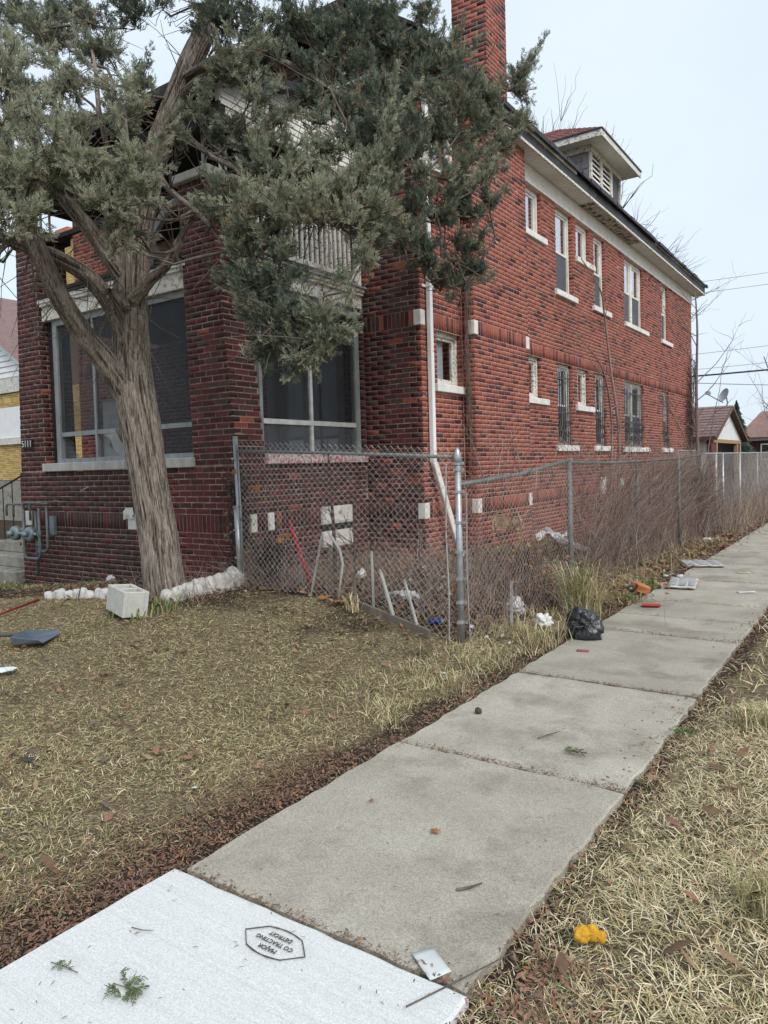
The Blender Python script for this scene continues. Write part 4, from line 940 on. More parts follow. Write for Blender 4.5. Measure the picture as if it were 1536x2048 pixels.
rec = []; brick_face(rec, 'y', 13.9, -23.0, -18, .8, 4.5); G().box(-23, -18, 13.91, 14.1, 0, 4.5).build('wall', M_YMORT, nh); brick_mass('brickwork', rec, M_YBR, nh)

gr = empty('garage', (-5.2, 31, 0), 'white garage with brown shingle roof and open dark doorway behind the fence', 'garage'); gr.location = (0, 0, 0)
GX, GA, GB, GZ = -5.2, 28.3, 34.6, 2.2
M_GW = mat('garage white boards', (.72, .73, .73), (.60, .61, .61), .6, 2, stretch=(1, 6, .3), grain=.06)
M_GRED = mat('dull red boards', (.16, .035, .04), (.11, .03, .03), .7, 5)
M_DARKB = mat('brown rake board', (.17, .11, .08), (.12, .08, .06), .8, 6); M_RAW = mat('raw wood', (.40, .27, .13), (.28, .18, .09), .8, 6, stretch=(1, 1, .3))
G().box(-12, -5.36, GA, GA + .1, 0, GZ).build('wall', M_GW, gr); G().box(-12, GX, GB - .1, GB, 0, GZ).build('wall', M_GW, gr); G().box(-12.1, -12, GA, GB, 0, GZ).build('wall', M_DARK, gr)
for x in np.arange(-9.57, -5.4, .42): G().box(x, x + .41, GA - .02, GA - .002, .05, GZ - .1).build('board', M_GW, gr)
G().box(-5.36, GX, GA - .03, GA + .12, 0, GZ).build('corner_board', M_GRED, gr); G().box(GX - .15, GX, GA + .12, GA + .75, 0, GZ).build('front_board', M_GRED, gr)
G().box(GX - .15, GX, GB - .9, GB - .11, 0, GZ).build('front_board', M_GRED, gr)
G().box(GX - .1, GX + .03, GA + .76, GA + .95, 0, GZ - .1).box(GX - .1, GX + .03, GB - 1.1, GB - .91, 0, GZ - .1).box(GX - .1, GX + .04, GA + .2, GB - .2, GZ - .1, GZ + .04).build('door_frame', M_RAW, gr)
GM = (GA + GB) / 2; PZ = 3.45
G().extrude([(GX, GA - .1, GZ + .04), (GX, GB + .1, GZ + .04), (GX, GM, PZ)], (-.06, 0, 0)).build('gable', M_GW, gr)
gro = G().hexa([(GX + .2, GA - .35, GZ - .02), (GX + .2, GM, PZ + .02), (-12.2, GM, PZ + .02), (-12.2, GA - .35, GZ - .02)], [(GX + .2, GA - .35, GZ + .08), (GX + .2, GM, PZ + .12), (-12.2, GM, PZ + .12), (-12.2, GA - .35, GZ + .08)]).hexa([(GX + .2, GB + .35, GZ - .02), (-12.2, GB + .35, GZ - .02), (-12.2, GM, PZ + .02), (GX + .2, GM, PZ + .02)], [(GX + .2, GB + .35, GZ + .08), (-12.2, GB + .35, GZ + .08), (-12.2, GM, PZ + .12), (GX + .2, GM, PZ + .12)]).build('roof', M_SHING, gr)
for k in range(11):
    t0, t1 = k / 11, (k + 1) / 11
    for i in range(10):
        x1 = GX + .2 - i * .52; x0 = x1 - .5; ya, yb = GA - .35 + (GM - GA + .35) * t0, GA - .35 + (GM - GA + .35) * t1; za, zb = GZ + .085 + (PZ + .04 - GZ) * t0, GZ + .085 + (PZ + .04 - GZ) * t1
        G().poly([(x0, ya, za + .03), (x1, ya, za + .03), (x1, yb, zb + .01), (x0, yb, zb + .01)]).build('shingle', M_SHINGN, gro)
for a, b in (((GX + .22, GA - .35, GZ + .02), (GX + .22, GM, PZ + .06)), ((GX + .22, GB + .35, GZ + .02), (GX + .22, GM, PZ + .06))): G().beam(a, b, .03, .09).build('rake_board', M_DARKB, gr)
dish = empty('satellite_dish', (0, 0, 0), 'grey satellite dish on the garage roof ridge', 'satellite dish')
M_DISH = mat('dish grey', (.42, .43, .44), (.36, .37, .38), .5, 3)
dg_ = G(); c = Vector((-5.35, 32.0, 4.0)); nd = Vector((-.62, -.68, .40)).normalized(); uu = nd.cross(Vector((0, 0, 1))).normalized(); vv = uu.cross(nd)
dg_.grid([[c + uu * r * .26 * math.cos(t) + vv * r * .30 * math.sin(t) + nd * (.10 * r * r) for t in np.linspace(0, 2 * math.pi, 25)] for r in np.linspace(0.02, 1, 6)]).build('reflector', M_DISH, dish, smooth=True)
G().tube([c - nd * .03, c - nd * .1 - Vector((0, 0, .2)), (-5.35, 32.05, 3.3)], .03, 8).build('mast', M_GALV, dish)
G().tube([c - vv * .28, c - vv * .26 + nd * .75], .018, 6).build('arm', M_GRPOST, dish); G().box(-.09, .09, -.09, .09, -.06, .06).build('feed', M_DISH, dish).location = c - vv * .20 + nd * .78

fh = empty('far_house', (-6, 68, 0), 'distant brown-roofed brick house at the right edge beyond the garage', 'house'); fh.location = (0, 0, 0)
G().box(-9.3, 2, 64, 72, 0, 3.0).build('wall', BR[4], fh); G().box(-9.4, 2.1, 63.9, 64.0, 2.75, 3.05).build('trim_board', M_WHITE, fh)
G().hexa([(-9.9, 63.5, 3.0), (2.3, 63.5, 3.0), (2.3, 72.5, 3.0), (-9.9, 72.5, 3.0)], [(-8.6, 67.6, 5.2), (2.3, 67.6, 5.2), (2.3, 68.4, 5.2), (-8.6, 68.4, 5.2)]).build('roof', mat('brown far roof', (.26, .16, .135), (.20, .12, .10), .9, 3, grain=.2), fh)
for x in (-7.6, -4.6): w_ = G().box(x - .6, x + .6, 63.93, 63.99, 1.2, 2.5).build('window', M_WHITE, fh); G().box(x - .5, x + .5, 63.9, 63.93, 1.3, 2.4).build('pane', M_GLASSD, fh)
dm_ = G().extrude([(-7.7, 63.9, 3.3), (-4.9, 63.9, 3.3), (-6.3, 63.9, 4.7)], (0, 3, 0)).build('dormer', M_YBR[0], fh)
G().box(-6.75, -5.85, 63.8, 63.89, 3.35, 4.0).build('window', M_WHITE, dm_)
# utility cables
M_CAB = mat('black cable', (.03, .03, .032), rough=.6)
def cable(a, b, sag, r, label):
    a, b = Vector(a), Vector(b); g = G().tube([a.lerp(b, t) - Vector((0, 0, sag * 4 * t * (1 - t))) for t in np.linspace(0, 1, 14)], r, 5); tag(g.build('utility_cable', M_CAB), label, 'cable', 'overhead utility cables')
cable((-5.5, 24.7, 4.15), (9, 33.5, 5.9), .25, .028, 'thick black service cable running from the house rear corner')
M_CAB2 = mat('grey cable', (.30, .31, .33), rough=.6); M_CAB_ = M_CAB
for a, b, l in (((-12, 42, 11.0), (14, 56, 14.3), 'uppermost thin overhead cable in the sky right of the eave'), ((-12, 42, 10.4), (14, 56, 13.6), 'second thin overhead cable just below the uppermost one'),
                ((-12, 43, 7.2), (14, 54, 9.9), 'thin overhead cable crossing midway above the garage'), ((-12, 43, 6.4), (14, 54, 8.6), 'lower thin overhead cable crossing above the dish'), ((-5.3, 25.2, 4.0), (12, 52, 5.0), 'thin cable sagging just under the thick service cable')):
    M_CAB = M_CAB2; cable(a, b, .3, .014, l)

# ------------------------------------------------------------------ the cedar
LIMB = {'trunk':[(-6.19,4.93,0.3,0.24),(-6.23,4.92,0.63,0.229),(-6.3,4.92,1.1,0.225),(-6.37,4.9,1.57,0.225),(-6.45,4.89,2.04,0.236),(-6.52,4.87,2.47,0.242),(-6.57,4.89,2.89,0.2),(-6.59,4.92,3.32,0.185),(-6.59,4.96,3.72,0.191),(-6.55,5.0,4.11,0.175),(-6.46,5.06,4.53,0.153),(-6.35,5.13,4.94,0.137),(-6.19,5.24,5.4,0.131),(-6.03,5.35,5.85,0.126),(-5.84,5.42,6.18,0.114),(-5.59,5.48,6.57,0.103),(-5.35,5.55,6.96,0.076)],'A':[(-6.5,4.81,2.36,0.183),(-6.59,4.62,2.71,0.149),(-6.67,4.4,3.02,0.131),(-6.71,4.2,3.34,0.123),(-6.71,4.03,3.67,0.111),(-6.69,3.88,3.96,0.104),(-6.64,3.74,4.19,0.088),(-6.54,3.64,4.45,0.063),(-6.43,3.61,4.76,0.04)],'B':[(-6.53,4.86,2.78,0.121),(-6.57,4.77,3.14,0.114),(-6.59,4.65,3.38,0.113),(-6.67,4.48,3.6,0.106),(-6.76,4.25,3.73,0.094),(-6.86,4.0,3.81,0.083),(-6.95,3.76,3.88,0.071),(-7.03,3.52,3.92,0.056)],'C':[(-6.56,4.92,3.52,0.116),(-6.68,4.73,3.87,0.109),(-6.76,4.57,4.13,0.098),(-6.79,4.37,4.33,0.08),(-6.77,4.21,4.45,0.059),(-6.68,4.03,4.57,0.034)],'E':[(-6.45,4.87,3.39,0.094),(-6.23,4.91,3.57,0.072),(-6.02,4.93,3.67,0.061),(-5.9,4.96,3.82,0.05),(-5.77,5.0,4.03,0.035),(-5.34,4.94,4.19,0.019)],'F':[(-6.15,5.25,5.49,0.068),(-5.6,5.31,5.65,0.051),(-5.16,5.51,5.78,0.045),(-4.87,5.71,5.9,0.04),(-4.7,5.89,5.83,0.035),(-4.48,6.1,5.82,0.028),(-4.26,6.49,5.81,0.023),(-4.06,6.87,5.81,0.021),(-3.76,7.19,5.58,0.016)],'G':[(-6.25,5.19,5.19,0.058),(-5.78,5.04,4.95,0.04),(-5.27,4.89,4.58,0.028),(-4.81,4.83,4.3,0.023),(-4.31,4.79,4.0,0.017),(-3.96,4.91,3.87,0.015),(-3.75,5.04,3.73,0.011)],'H':[(-6.38,5.11,4.83,0.053),(-5.9,4.93,4.41,0.035),(-5.27,4.74,3.98,0.026),(-4.82,4.67,3.55,0.02),(-4.46,4.66,3.19,0.017),(-4.18,4.71,2.86,0.013),(-3.9,4.77,2.66,0.008)],'I':[(-6.08,5.3,5.7,0.058),(-5.3,5.16,5.63,0.039),(-4.72,5.31,5.45,0.031),(-4.33,5.56,5.16,0.026),(-4.0,5.9,4.91,0.022),(-3.89,6.33,4.59,0.02),(-3.77,6.51,4.17,0.015),(-3.75,6.75,3.72,0.01),(-3.58,6.98,3.61,0.008)],'J':[(-6.56,4.91,3.31,0.037),(-6.38,4.67,3.3,0.051),(-6.36,4.56,3.38,0.045),(-6.32,4.48,3.4,0.034)],'K':[(-6.6,3.77,4.14,0.051),(-6.28,3.69,4.31,0.031),(-6.0,3.77,4.44,0.022),(-5.66,3.88,4.39,0.017),(-5.5,4.12,4.47,0.011)],'L':[(-6.44,5.05,4.47,0.058),(-6.27,4.57,4.63,0.039),(-6.21,4.38,5.03,0.029),(-6.34,4.44,5.57,0.022),(-6.69,4.59,6.19,0.015)],'M':[(-6.87,3.81,3.84,0.038),(-6.9,3.72,3.73,0.033),(-6.88,3.61,3.57,0.023)]}
CLUMPS = [(-6.52,3.69,5.4,0.27,0),(-6.89,4.2,5.98,0.25,1),(-6.26,4.11,5.31,0.28,0),(-6.37,4.55,5.79,0.27,1),(-6.2,3.64,4.73,0.28,0),(-6.04,4,4.73,0.25,0),(-5.82,4.29,5.09,0.28,0),(-5.77,3.55,4.21,0.25,0),(-5.55,3.82,4.22,0.28,0),(-5.37,4.08,4.34,0.24,0),(-5.5,3.85,3.9,0.23,0),(-5.35,4.2,4.09,0.2,0),(-5.82,3.27,4.11,0.22,0),(-5.93,3.3,3.88,0.21,0),(-6.21,3.86,4.19,0.16,1),(-5.57,4.16,3.78,0.18,1),(-5.51,4.34,4.35,0.14,0),(-5.89,4.62,5.33,0.19,1),(-6.61,5.14,6.48,0.24,2),(-7.01,4.87,6.55,0.24,2),(-7.27,4.19,6.31,0.25,2),(-7.41,4.72,6.62,0.22,2),(-6.69,5.59,6.78,0.22,2),(-7.23,4.19,5.55,0.23,1),(-7.27,4.67,6.18,0.21,2),(-6.18,4.64,5.02,0.22,1),(-5.3,5.05,5.96,0.26,2),(-5.03,5.24,5.9,0.29,2),(-4.86,5.6,6.04,0.3,2),(-4.6,5.77,5.86,0.3,2),(-4.48,6.11,6.12,0.3,2),(-4.3,6.49,6.28,0.26,2),(-4.48,6.09,5.71,0.33,2),(-4.3,6.47,5.87,0.31,2),(-4.19,6.79,6.08,0.27,2),(-4.11,6.99,6.48,0.14,2),(-4.85,4.85,5.3,0.25,1),(-4.73,5.18,5.47,0.18,1),(-4.94,4.78,5.17,0.18,1),(-4.58,4.77,4.87,0.15,1),(-4.47,5.48,5.37,0.17,2),(-4.59,4.86,4.5,0.12,1),(-4.32,5.69,5.11,0.29,2),(-4.2,6.02,5.25,0.27,2),(-4.23,5.36,4.51,0.19,1),(-4.04,5.62,4.63,0.26,2),(-4.27,4.95,4.23,0.16,1),(-4.45,4.7,4.18,0.19,1),(-4.72,4.9,4.46,0.13,2),(-4.78,4.6,4.05,0.18,1),(-4.45,4.57,3.84,0.21,0),(-4.18,4.64,3.84,0.23,0),(-4,4.89,3.95,0.23,0),(-3.91,5.2,4.11,0.24,0),(-3.79,5.41,4.23,0.22,1),(-3.66,5.24,3.85,0.18,0),(-3.79,5.02,3.74,0.19,0),(-3.97,4.77,3.7,0.18,0),(-4.31,4.66,3.67,0.18,1),(-4.6,4.58,3.58,0.19,1),(-4.89,4.63,3.89,0.17,1),(-3.72,5.18,3.41,0.1,0),(-3.7,5.57,3.81,0.16,1),(-4.51,4.63,3.29,0.22,2),(-4.24,4.68,3.24,0.21,2),(-4.46,4.65,3.01,0.24,2),(-4.78,4.68,3.29,0.17,2),(-4.18,4.72,2.94,0.23,2),(-3.9,4.78,2.83,0.19,1),(-4.25,4.66,2.73,0.19,2),(-3.97,4.72,2.62,0.17,1),(-3.78,4.86,2.7,0.1,1),(-4.04,4.67,2.48,0.12,1),(-3.9,4.77,2.58,0.12,1),(-4.46,4.63,2.63,0.11,2),(-3.7,5.61,4.63,0.25,2),(-3.77,5.79,4.39,0.21,2),(-3.79,5.64,4.12,0.18,1),(-4.04,6.63,5.55,0.31,2),(-3.93,6.96,5.8,0.27,1),(-3.84,7.01,5.43,0.32,1),(-3.67,7.26,5.63,0.27,1),(-3.63,7.27,5.25,0.32,1),(-3.88,6.84,5.06,0.29,2),(-3.49,7.48,5.07,0.19,1),(-3.56,7.45,5.46,0.19,1),(-3.95,6.54,4.83,0.26,2),(-3.71,7.07,4.78,0.29,1),(-3.52,7.32,4.73,0.22,1),(-3.82,6.61,4.46,0.26,1),(-3.71,6.93,4.4,0.21,2),(-3.85,6.34,4.14,0.22,2),(-3.74,6.65,4.1,0.21,2),(-3.85,5.96,3.75,0.19,2),(-3.8,6.35,3.74,0.15,2),(-3.62,6.85,3.82,0.15,2),(-3.7,6.77,3.53,0.13,2),(-3.56,7,3.61,0.17,2),(-3.83,6.68,3.51,0.09,2),(-3.84,6.44,3.62,0.09,2),(-3.35,7.71,5.36,0.11,1),(-3.37,7.71,5.72,0.12,1),(-3.35,7.73,5.88,0.1,1),(-3.98,6.41,5.04,0.23,2),(-4.29,6.36,6.02,0.26,2),(-3.84,7.03,5.96,0.19,1),(-4.06,6.88,5.97,0.24,2),(-3.7,5.33,3.69,0.12,1),(-4.24,4.69,3.45,0.19,1),(-5.77,3.16,3.63,0.19,0),(-5.85,3.36,3.73,0.15,0),(-5.98,3.3,4.48,0.25,0),(-6.16,3.43,4.92,0.21,0),(-5.55,4.04,3.64,0.11,0),(-5.4,4.94,5.08,0.11,1),(-4.98,4.98,4.78,0.11,1),(-5.21,4.94,4.74,0.09,2),(-4.65,5.21,4.86,0.14,1),(-4.55,5.41,5.09,0.14,2),(-4.35,5.42,4.83,0.11,1),(-5.62,4.78,4.82,0.11,1),(-3.62,6.98,4.21,0.13,2),(-3.49,7.2,4.4,0.12,1)]
CLUMPS += [(-5.6, 5.5, 6.9, .6, 1), (-5.2, 5.5, 7.3, .6, 1), (-5.9, 5.1, 6.8, .5, 1), (-5.0, 5.7, 6.95, .5, 2), (-5.4, 5.0, 7.15, .5, 1)]   # top of the crown, above the frame
SPRAYS = [(-3.4, 7.69, 5.72, -3.12, 7.91, 6.32), (-3.37, 7.71, 5.77, -3.26, 7.81, 6.13), (-3.54, 7.57, 5.17, -3.31, 7.74, 5.41), (-3.74, 5.18, 3.81, -3.48, 5.42, 5.05), (-3.6, 5.31, 4.53, -3.32, 5.52, 4.89), (-3.71, 5.22, 4.19, -3.49, 5.38, 4.53), (-3.6, 6.52, 4.38, -3.23, 6.79, 4.62), (-3.76, 4.87, 2.82, -3.64, 4.95, 2.76), (-3.73, 4.9, 2.91, -3.7, 4.94, 3.16), (-4.07, 7.02, 6.4, -4.0, 7.07, 6.59), (-3.97, 4.87, 3.19, -3.69, 5.07, 3.35), (-3.93, 6.74, 3.57, -3.43, 7.09, 3.57)]
cedar = empty('cedar_tree', (-6.3, 4.95, .3), 'large leaning cedar with furrowed grey trunk and forking limbs before the porch', 'tree'); cedar.location = (0, 0, 0)
M_BARK = bpy.data.materials.new('cedar bark'); M_BARK.use_nodes = True
def bark_nodes():
    t = M_BARK.node_tree; L = t.links.new; b = t.nodes['Principled BSDF']; b.inputs['Roughness'].default_value = .95; b.inputs['Specular IOR Level'].default_value = .1
    at = N(t, 'ShaderNodeAttribute', attribute_name='furrow'); geo = N(t, 'ShaderNodeNewGeometry'); mp = N(t, 'ShaderNodeMapping'); mp.inputs['Scale'].default_value = (80, 80, 8); L(geo.outputs['Position'], mp.inputs['Vector'])
    n = N(t, 'ShaderNodeTexNoise', Scale=1, Detail=6, Roughness=.7); L(mp.outputs['Vector'], n.inputs['Vector'])
    m = N(t, 'ShaderNodeMath', operation='MULTIPLY_ADD'); L(n.outputs['Fac'], m.inputs[0]); m.inputs[1].default_value = 1.6; L(at.outputs['Fac'], m.inputs[2])
    r = N(t, 'ShaderNodeValToRGB'); e = r.color_ramp.elements; e[0].position = .45; e[0].color = (.045, .034, .027, 1); e[1].position = 1.3 / 1.3; e[1].color = (.42, .38, .335, 1); k = e.new(.72); k.color = (.22, .185, .155, 1)
    s = N(t, 'ShaderNodeMath', operation='MULTIPLY'); s.inputs[1].default_value = .72; L(m.outputs[0], s.inputs[0]); L(s.outputs[0], r.inputs['Fac']); L(r.outputs['Color'], b.inputs['Base Color'])
    bb = N(t, 'ShaderNodeBump', Strength=.7, Distance=.012); L(n.outputs['Fac'], bb.inputs['Height']); L(bb.outputs['Normal'], b.inputs['Normal'])
bark_nodes()

def spline(pts, rad, step):
    P = np.array(pts, float); r = np.array(rad, float); n = len(P); out = []; ro = []
    for i in range(n - 1):
        p0, p1, p2, p3 = P[max(i - 1, 0)], P[i], P[i + 1], P[min(i + 2, n - 1)]; k = max(2, int(np.linalg.norm(p2 - p1) / step))
        for j in range(k):
            t = j / k; out.append(.5 * ((2 * p1) + (-p0 + p2) * t + (2 * p0 - 5 * p1 + 4 * p2 - p3) * t * t + (-p0 + 3 * p1 - 3 * p2 + p3) * t ** 3)); ro.append(r[i] + (r[i + 1] - r[i]) * t)
    out.append(P[-1]); ro.append(r[-1]); return np.array(out), np.array(ro)
def limb(name, pts, rad, n, step, depth, parent, flare=0, seed=0, m=None):
    P, r = spline(pts, rad, step); D = np.gradient(P, axis=0); D /= np.linalg.norm(D, axis=1, keepdims=True)
    A = np.zeros_like(P); a = np.cross(D[0], [0, 1., 0]); 
    for i in range(len(P)): a = a - D[i] * a.dot(D[i]); a /= np.linalg.norm(a); A[i] = a
    B = np.cross(D, A); th = 2 * np.pi * np.arange(n) / n; K = len(P)
    Ls = np.concatenate([[0], np.cumsum(np.linalg.norm(np.diff(P, axis=0), axis=1))])
    fr = np.zeros((K, n)); lump = np.zeros((K, n))
    for i in range(K):
        for j in range(n):
            cx, cy = math.cos(th[j]) * r[i], math.sin(th[j]) * r[i]; q = Ls[i]
            w = .35 * mnoise.noise((cx * 4, cy * 4, q * 1.3 + seed))
            fr[i, j] = 1 - abs(mnoise.noise((cx * 50 + w * 4, cy * 50 + w * 4, q * 2.2 + seed * 7))) * 2.6 - .35 * abs(mnoise.noise((cx * 60, cy * 60, q * 5)))
            lump[i, j] = mnoise.noise((math.cos(th[j]) * 1.3, math.sin(th[j]) * 1.3, q * 1.1 + seed * 3))
    fl = 1 + flare * np.exp(-Ls / .22)[:, None] * (1 + .5 * np.cos(th * 5 + 1)[None])
    rr = (r[:, None] * (1 + .10 * lump) * fl + depth * fr)
    V = P[:, None] + rr[..., None] * (A[:, None] * np.cos(th)[None, :, None] + B[:, None] * np.sin(th)[None, :, None])
    idx = np.arange(K * n).reshape(K, n); a_ = idx[:-1]; d_ = idx[1:]; F = np.stack([a_, np.roll(a_, -1, 1), np.roll(d_, -1, 1), d_], -1).reshape(-1, 4)
    o = np_obj(name, V.reshape(-1, 3), F, m or M_BARK, parent, smooth=True)
    at = o.data.attributes.new('furrow', 'FLOAT', 'POINT'); at.data.foreach_set('value', (fr.ravel() * .30).astype(np.float32)); return o
for k, pts in LIMB.items():
    P = [p[:3] for p in pts]; rd = [p[3] for p in pts]; big = rd[0]
    if k == 'trunk':
        P = [(P[0][0] + .0, P[0][1], .05)] + P; rd = [rd[0] * 1.05] + rd
        limb('trunk', P, [x * (.82 if i < 7 else .88) for i, x in enumerate(rd)], 112, .03, .013, cedar, .22, 1)
    else: limb('branch', P, [x * .76 for x in rd], 48 if big > .1 else 20 if big > .04 else 10, .04 if big > .1 else .08, min(.009, big * .08), cedar, 0, ord(k))
# knot on the trunk
G().tube([(-6.50, 4.84, 1.92), (-6.55, 4.79, 2.0), (-6.60, 4.75, 2.08), (-6.61, 4.74, 2.12)], [.10, .095, .06, .01], 12).build('knot', M_BARK, cedar, smooth=True)

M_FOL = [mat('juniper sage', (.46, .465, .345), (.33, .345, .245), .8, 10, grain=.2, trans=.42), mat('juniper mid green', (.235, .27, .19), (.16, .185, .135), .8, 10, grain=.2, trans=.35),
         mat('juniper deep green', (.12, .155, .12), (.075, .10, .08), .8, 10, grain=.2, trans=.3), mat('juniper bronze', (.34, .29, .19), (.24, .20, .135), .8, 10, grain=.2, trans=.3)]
def spray_template(seed, n=19):
    """feathery juniper plume about .13 long along +Z: short scale-leaved strands lying close to the stem"""
    r = np.random.default_rng(seed); P = []; Wd = []; side = []
    for i in range(n):
        s = i / n; az = i * 2.4 + r.uniform(-.5, .5); out = np.array([math.cos(az), math.sin(az), 0.]); base = out * .004 + np.array([.008 * math.sin(6 * s), .008 * math.cos(5 * s), .095 * s]); L_ = (.030 - .009 * s) * r.uniform(.7, 1.3)
        d1 = out * r.uniform(.35, .75) + np.array([0, 0, .85]); P.append([base, base + d1 * L_]); Wd.append([.0078, .0058]); sd = np.cross(d1, r.normal(0, 1, 3)); side.append(sd / np.linalg.norm(sd))
    return ribbons(np.array(P), np.array(Wd), np.array(side))
TEMPL = [spray_template(i) for i in range(5)]
def place_sprays(pos, dirs, scale, tone):
    """pos (n,3) dirs (n,3) scale (n) -> arrays"""
    Vs, Fs, Ms = [], [], []; off = 0; which = rng.integers(0, 5, len(pos))
    for w in range(5):
        s = which == w
        if not s.any(): continue
        V, F = TEMPL[w]; p, d, sc = pos[s], dirs[s], scale[s]; d = d / np.linalg.norm(d, axis=1, keepdims=True)
        ref = rng.normal(0, 1, d.shape); x = np.cross(d, ref); x /= np.linalg.norm(x, axis=1, keepdims=True); y = np.cross(d, x)
        VV = p[:, None] + sc[:, None, None] * (V[None, :, 0:1] * x[:, None] + V[None, :, 1:2] * y[:, None] + V[None, :, 2:3] * d[:, None])
        FF = F[None] + (np.arange(len(p)) * len(V))[:, None, None] + off
        Vs.append(VV.reshape(-1, 3)); Fs.append(FF.reshape(-1, 4)); Ms.append(np.repeat(tone[s], len(F))); off += VV.shape[0] * VV.shape[1]
    return np.concatenate(Vs), np.concatenate(Fs), np.concatenate(Ms)
pos, dirs, sc, tn, twP = [], [], [], [], []
tipsrc = np.concatenate([np.array(p)[:, :3] for p in LIMB.values()])
boughs = []
for cx, cy, cz, r, tone in CLUMPS:
    c = np.array([cx, cy, cz]); r = r * .88; nsub = 10
    dd = np.linalg.norm(tipsrc - c, axis=1) + np.maximum(0, tipsrc[:, 2] - cz) * .4; k0 = tipsrc[rng.choice(np.argsort(dd)[:3])]
    kb = [k0 + (c - k0) * t + rng.normal(0, .05, 3) * math.sin(t * 3) - np.array([0, 0, .12]) * math.sin(t * 3.14) for t in (0, .25, .5, .75, 1)]; boughs.append(kb)
    for j in range(nsub):                         # uneven sub-tufts make each clump
        o = rng.normal(0, 1, 3); o /= np.linalg.norm(o); o *= rng.uniform(.15, 1.08) * r; o[2] *= .8; sub = c + o; rs = r * rng.uniform(.30, .46)
        n = int(6 + 2550 * rs ** 2 * rng.uniform(.4, 1.25))
        v = rng.normal(0, 1, (n, 3)); v /= np.linalg.norm(v, axis=1, keepdims=True); q = rng.uniform(0, 1, n) ** .4
        ax = o / (np.linalg.norm(o) + 1e-6) * .6 + np.array([0, -.05, .35]); p = sub + v * (rs * q)[:, None] * np.array([1, 1, .8]) + ax * (rng.uniform(-.5, .7, n) * rs)[:, None]
        d = v * .32 + o / (r + .01) * .45 + np.array([.05, -.12, .7]) + rng.normal(0, .3, (n, 3))
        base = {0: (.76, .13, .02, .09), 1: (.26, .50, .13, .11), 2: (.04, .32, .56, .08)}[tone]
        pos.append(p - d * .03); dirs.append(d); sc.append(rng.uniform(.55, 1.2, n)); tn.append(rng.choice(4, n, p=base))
        k = kb[rng.integers(2, 5)]; m1 = k * .5 + sub * .5 + rng.normal(0, .08, 3) - np.array([0, 0, .04])
        twP.append([k, k * .75 + m1 * .25 + rng.normal(0, .03, 3), m1, m1 * .4 + sub * .6 + rng.normal(0, .03, 3), sub + o * .2])
for x0, y0, z0, x1, y1, z1 in SPRAYS:             # long pendent or upright shoots
    a, b = np.array([x0, y0, z0]), np.array([x1, y1, z1]); Lr = np.linalg.norm(b - a); n = int(150 * Lr); t = rng.uniform(0, 1, n)
    bend = np.array([0, 0, -.06]) * np.sin(t * 3.14)[:, None]; p = a + (b - a) * t[:, None] + bend + rng.normal(0, 1, (n, 3)) * (.055 * (1.05 - t))[:, None]
    pos.append(p); dirs.append((b - a) / Lr * .9 + rng.normal(0, .45, (n, 3)) + np.array([0, 0, .2])); sc.append(rng.uniform(.5, .95, n)); tn.append(rng.choice(4, n, p=(.4, .4, .1, .1)))
    k = tipsrc[np.argmin(np.linalg.norm(tipsrc - a, axis=1))]; twP.append([k, (k + a) / 2, a, (a + b) / 2, b])
for (cx, cy, cz, r, tone), kb in zip(CLUMPS, boughs):  # ragged shoots that leave every clump
    for q in range(4):
        o = rng.normal(0, 1, 3) + np.array([0, -.2, .35]); o /= np.linalg.norm(o); a = np.array([cx, cy, cz]) + o * r * .5; Lr = rng.uniform(.45, 1.0) * (r + .10); n = int(70 * Lr) + 6; t = rng.uniform(0, 1, n)
        p = a + o * (t * Lr)[:, None] + np.array([0, 0, .07]) * (t ** 2)[:, None] + rng.normal(0, 1, (n, 3)) * (.028 * (1.1 - t))[:, None]
        pos.append(p); dirs.append(o * .8 + rng.normal(0, .4, (n, 3)) + np.array([0, 0, .35])); sc.append(rng.uniform(.5, .95, n)); tn.append(rng.choice(4, n, p={0: (.76, .13, .02, .09), 1: (.26, .50, .13, .11), 2: (.06, .38, .48, .08)}[tone]))
        twP.append([a - o * r * .5, a, a + o * Lr * .35, a + o * Lr * .7, a + o * Lr + np.array([0, 0, .05])])
pos, dirs, sc, tn = map(np.concatenate, (pos, dirs, sc, tn))
ok = ~((pos[:, 1] > 8.2) | ((pos[:, 0] < -5.6) & (pos[:, 1] > 5.4) & (pos[:, 2] > 5.35) & (pos[:, 2] < 6.8)) | ((pos[:, 0] < -6) & (pos[:, 1] > 5.75)))
V, F, Mi = place_sprays(pos[ok], dirs[ok], sc[ok], tn[ok])
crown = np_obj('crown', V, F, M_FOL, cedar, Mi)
V, F = tubes(np.array(twP), np.tile(np.array([.0055, .005, .004, .003, .002]), (len(twP), 1)), 4)
V2, F2 = tubes(np.array(boughs), np.tile(np.array([.016, .014, .012, .009, .006]), (len(boughs), 1)), 6)
F = np.concatenate([F, F2 + len(V)]); V = np.concatenate([V, V2])
M_TWIG = mat('cedar twig bark', (.15, .125, .10), (.08, .065, .052), .9, 20, grain=.2)
tag(np_obj('twigs', V, F, M_TWIG, cedar, smooth=True), kind='stuff')
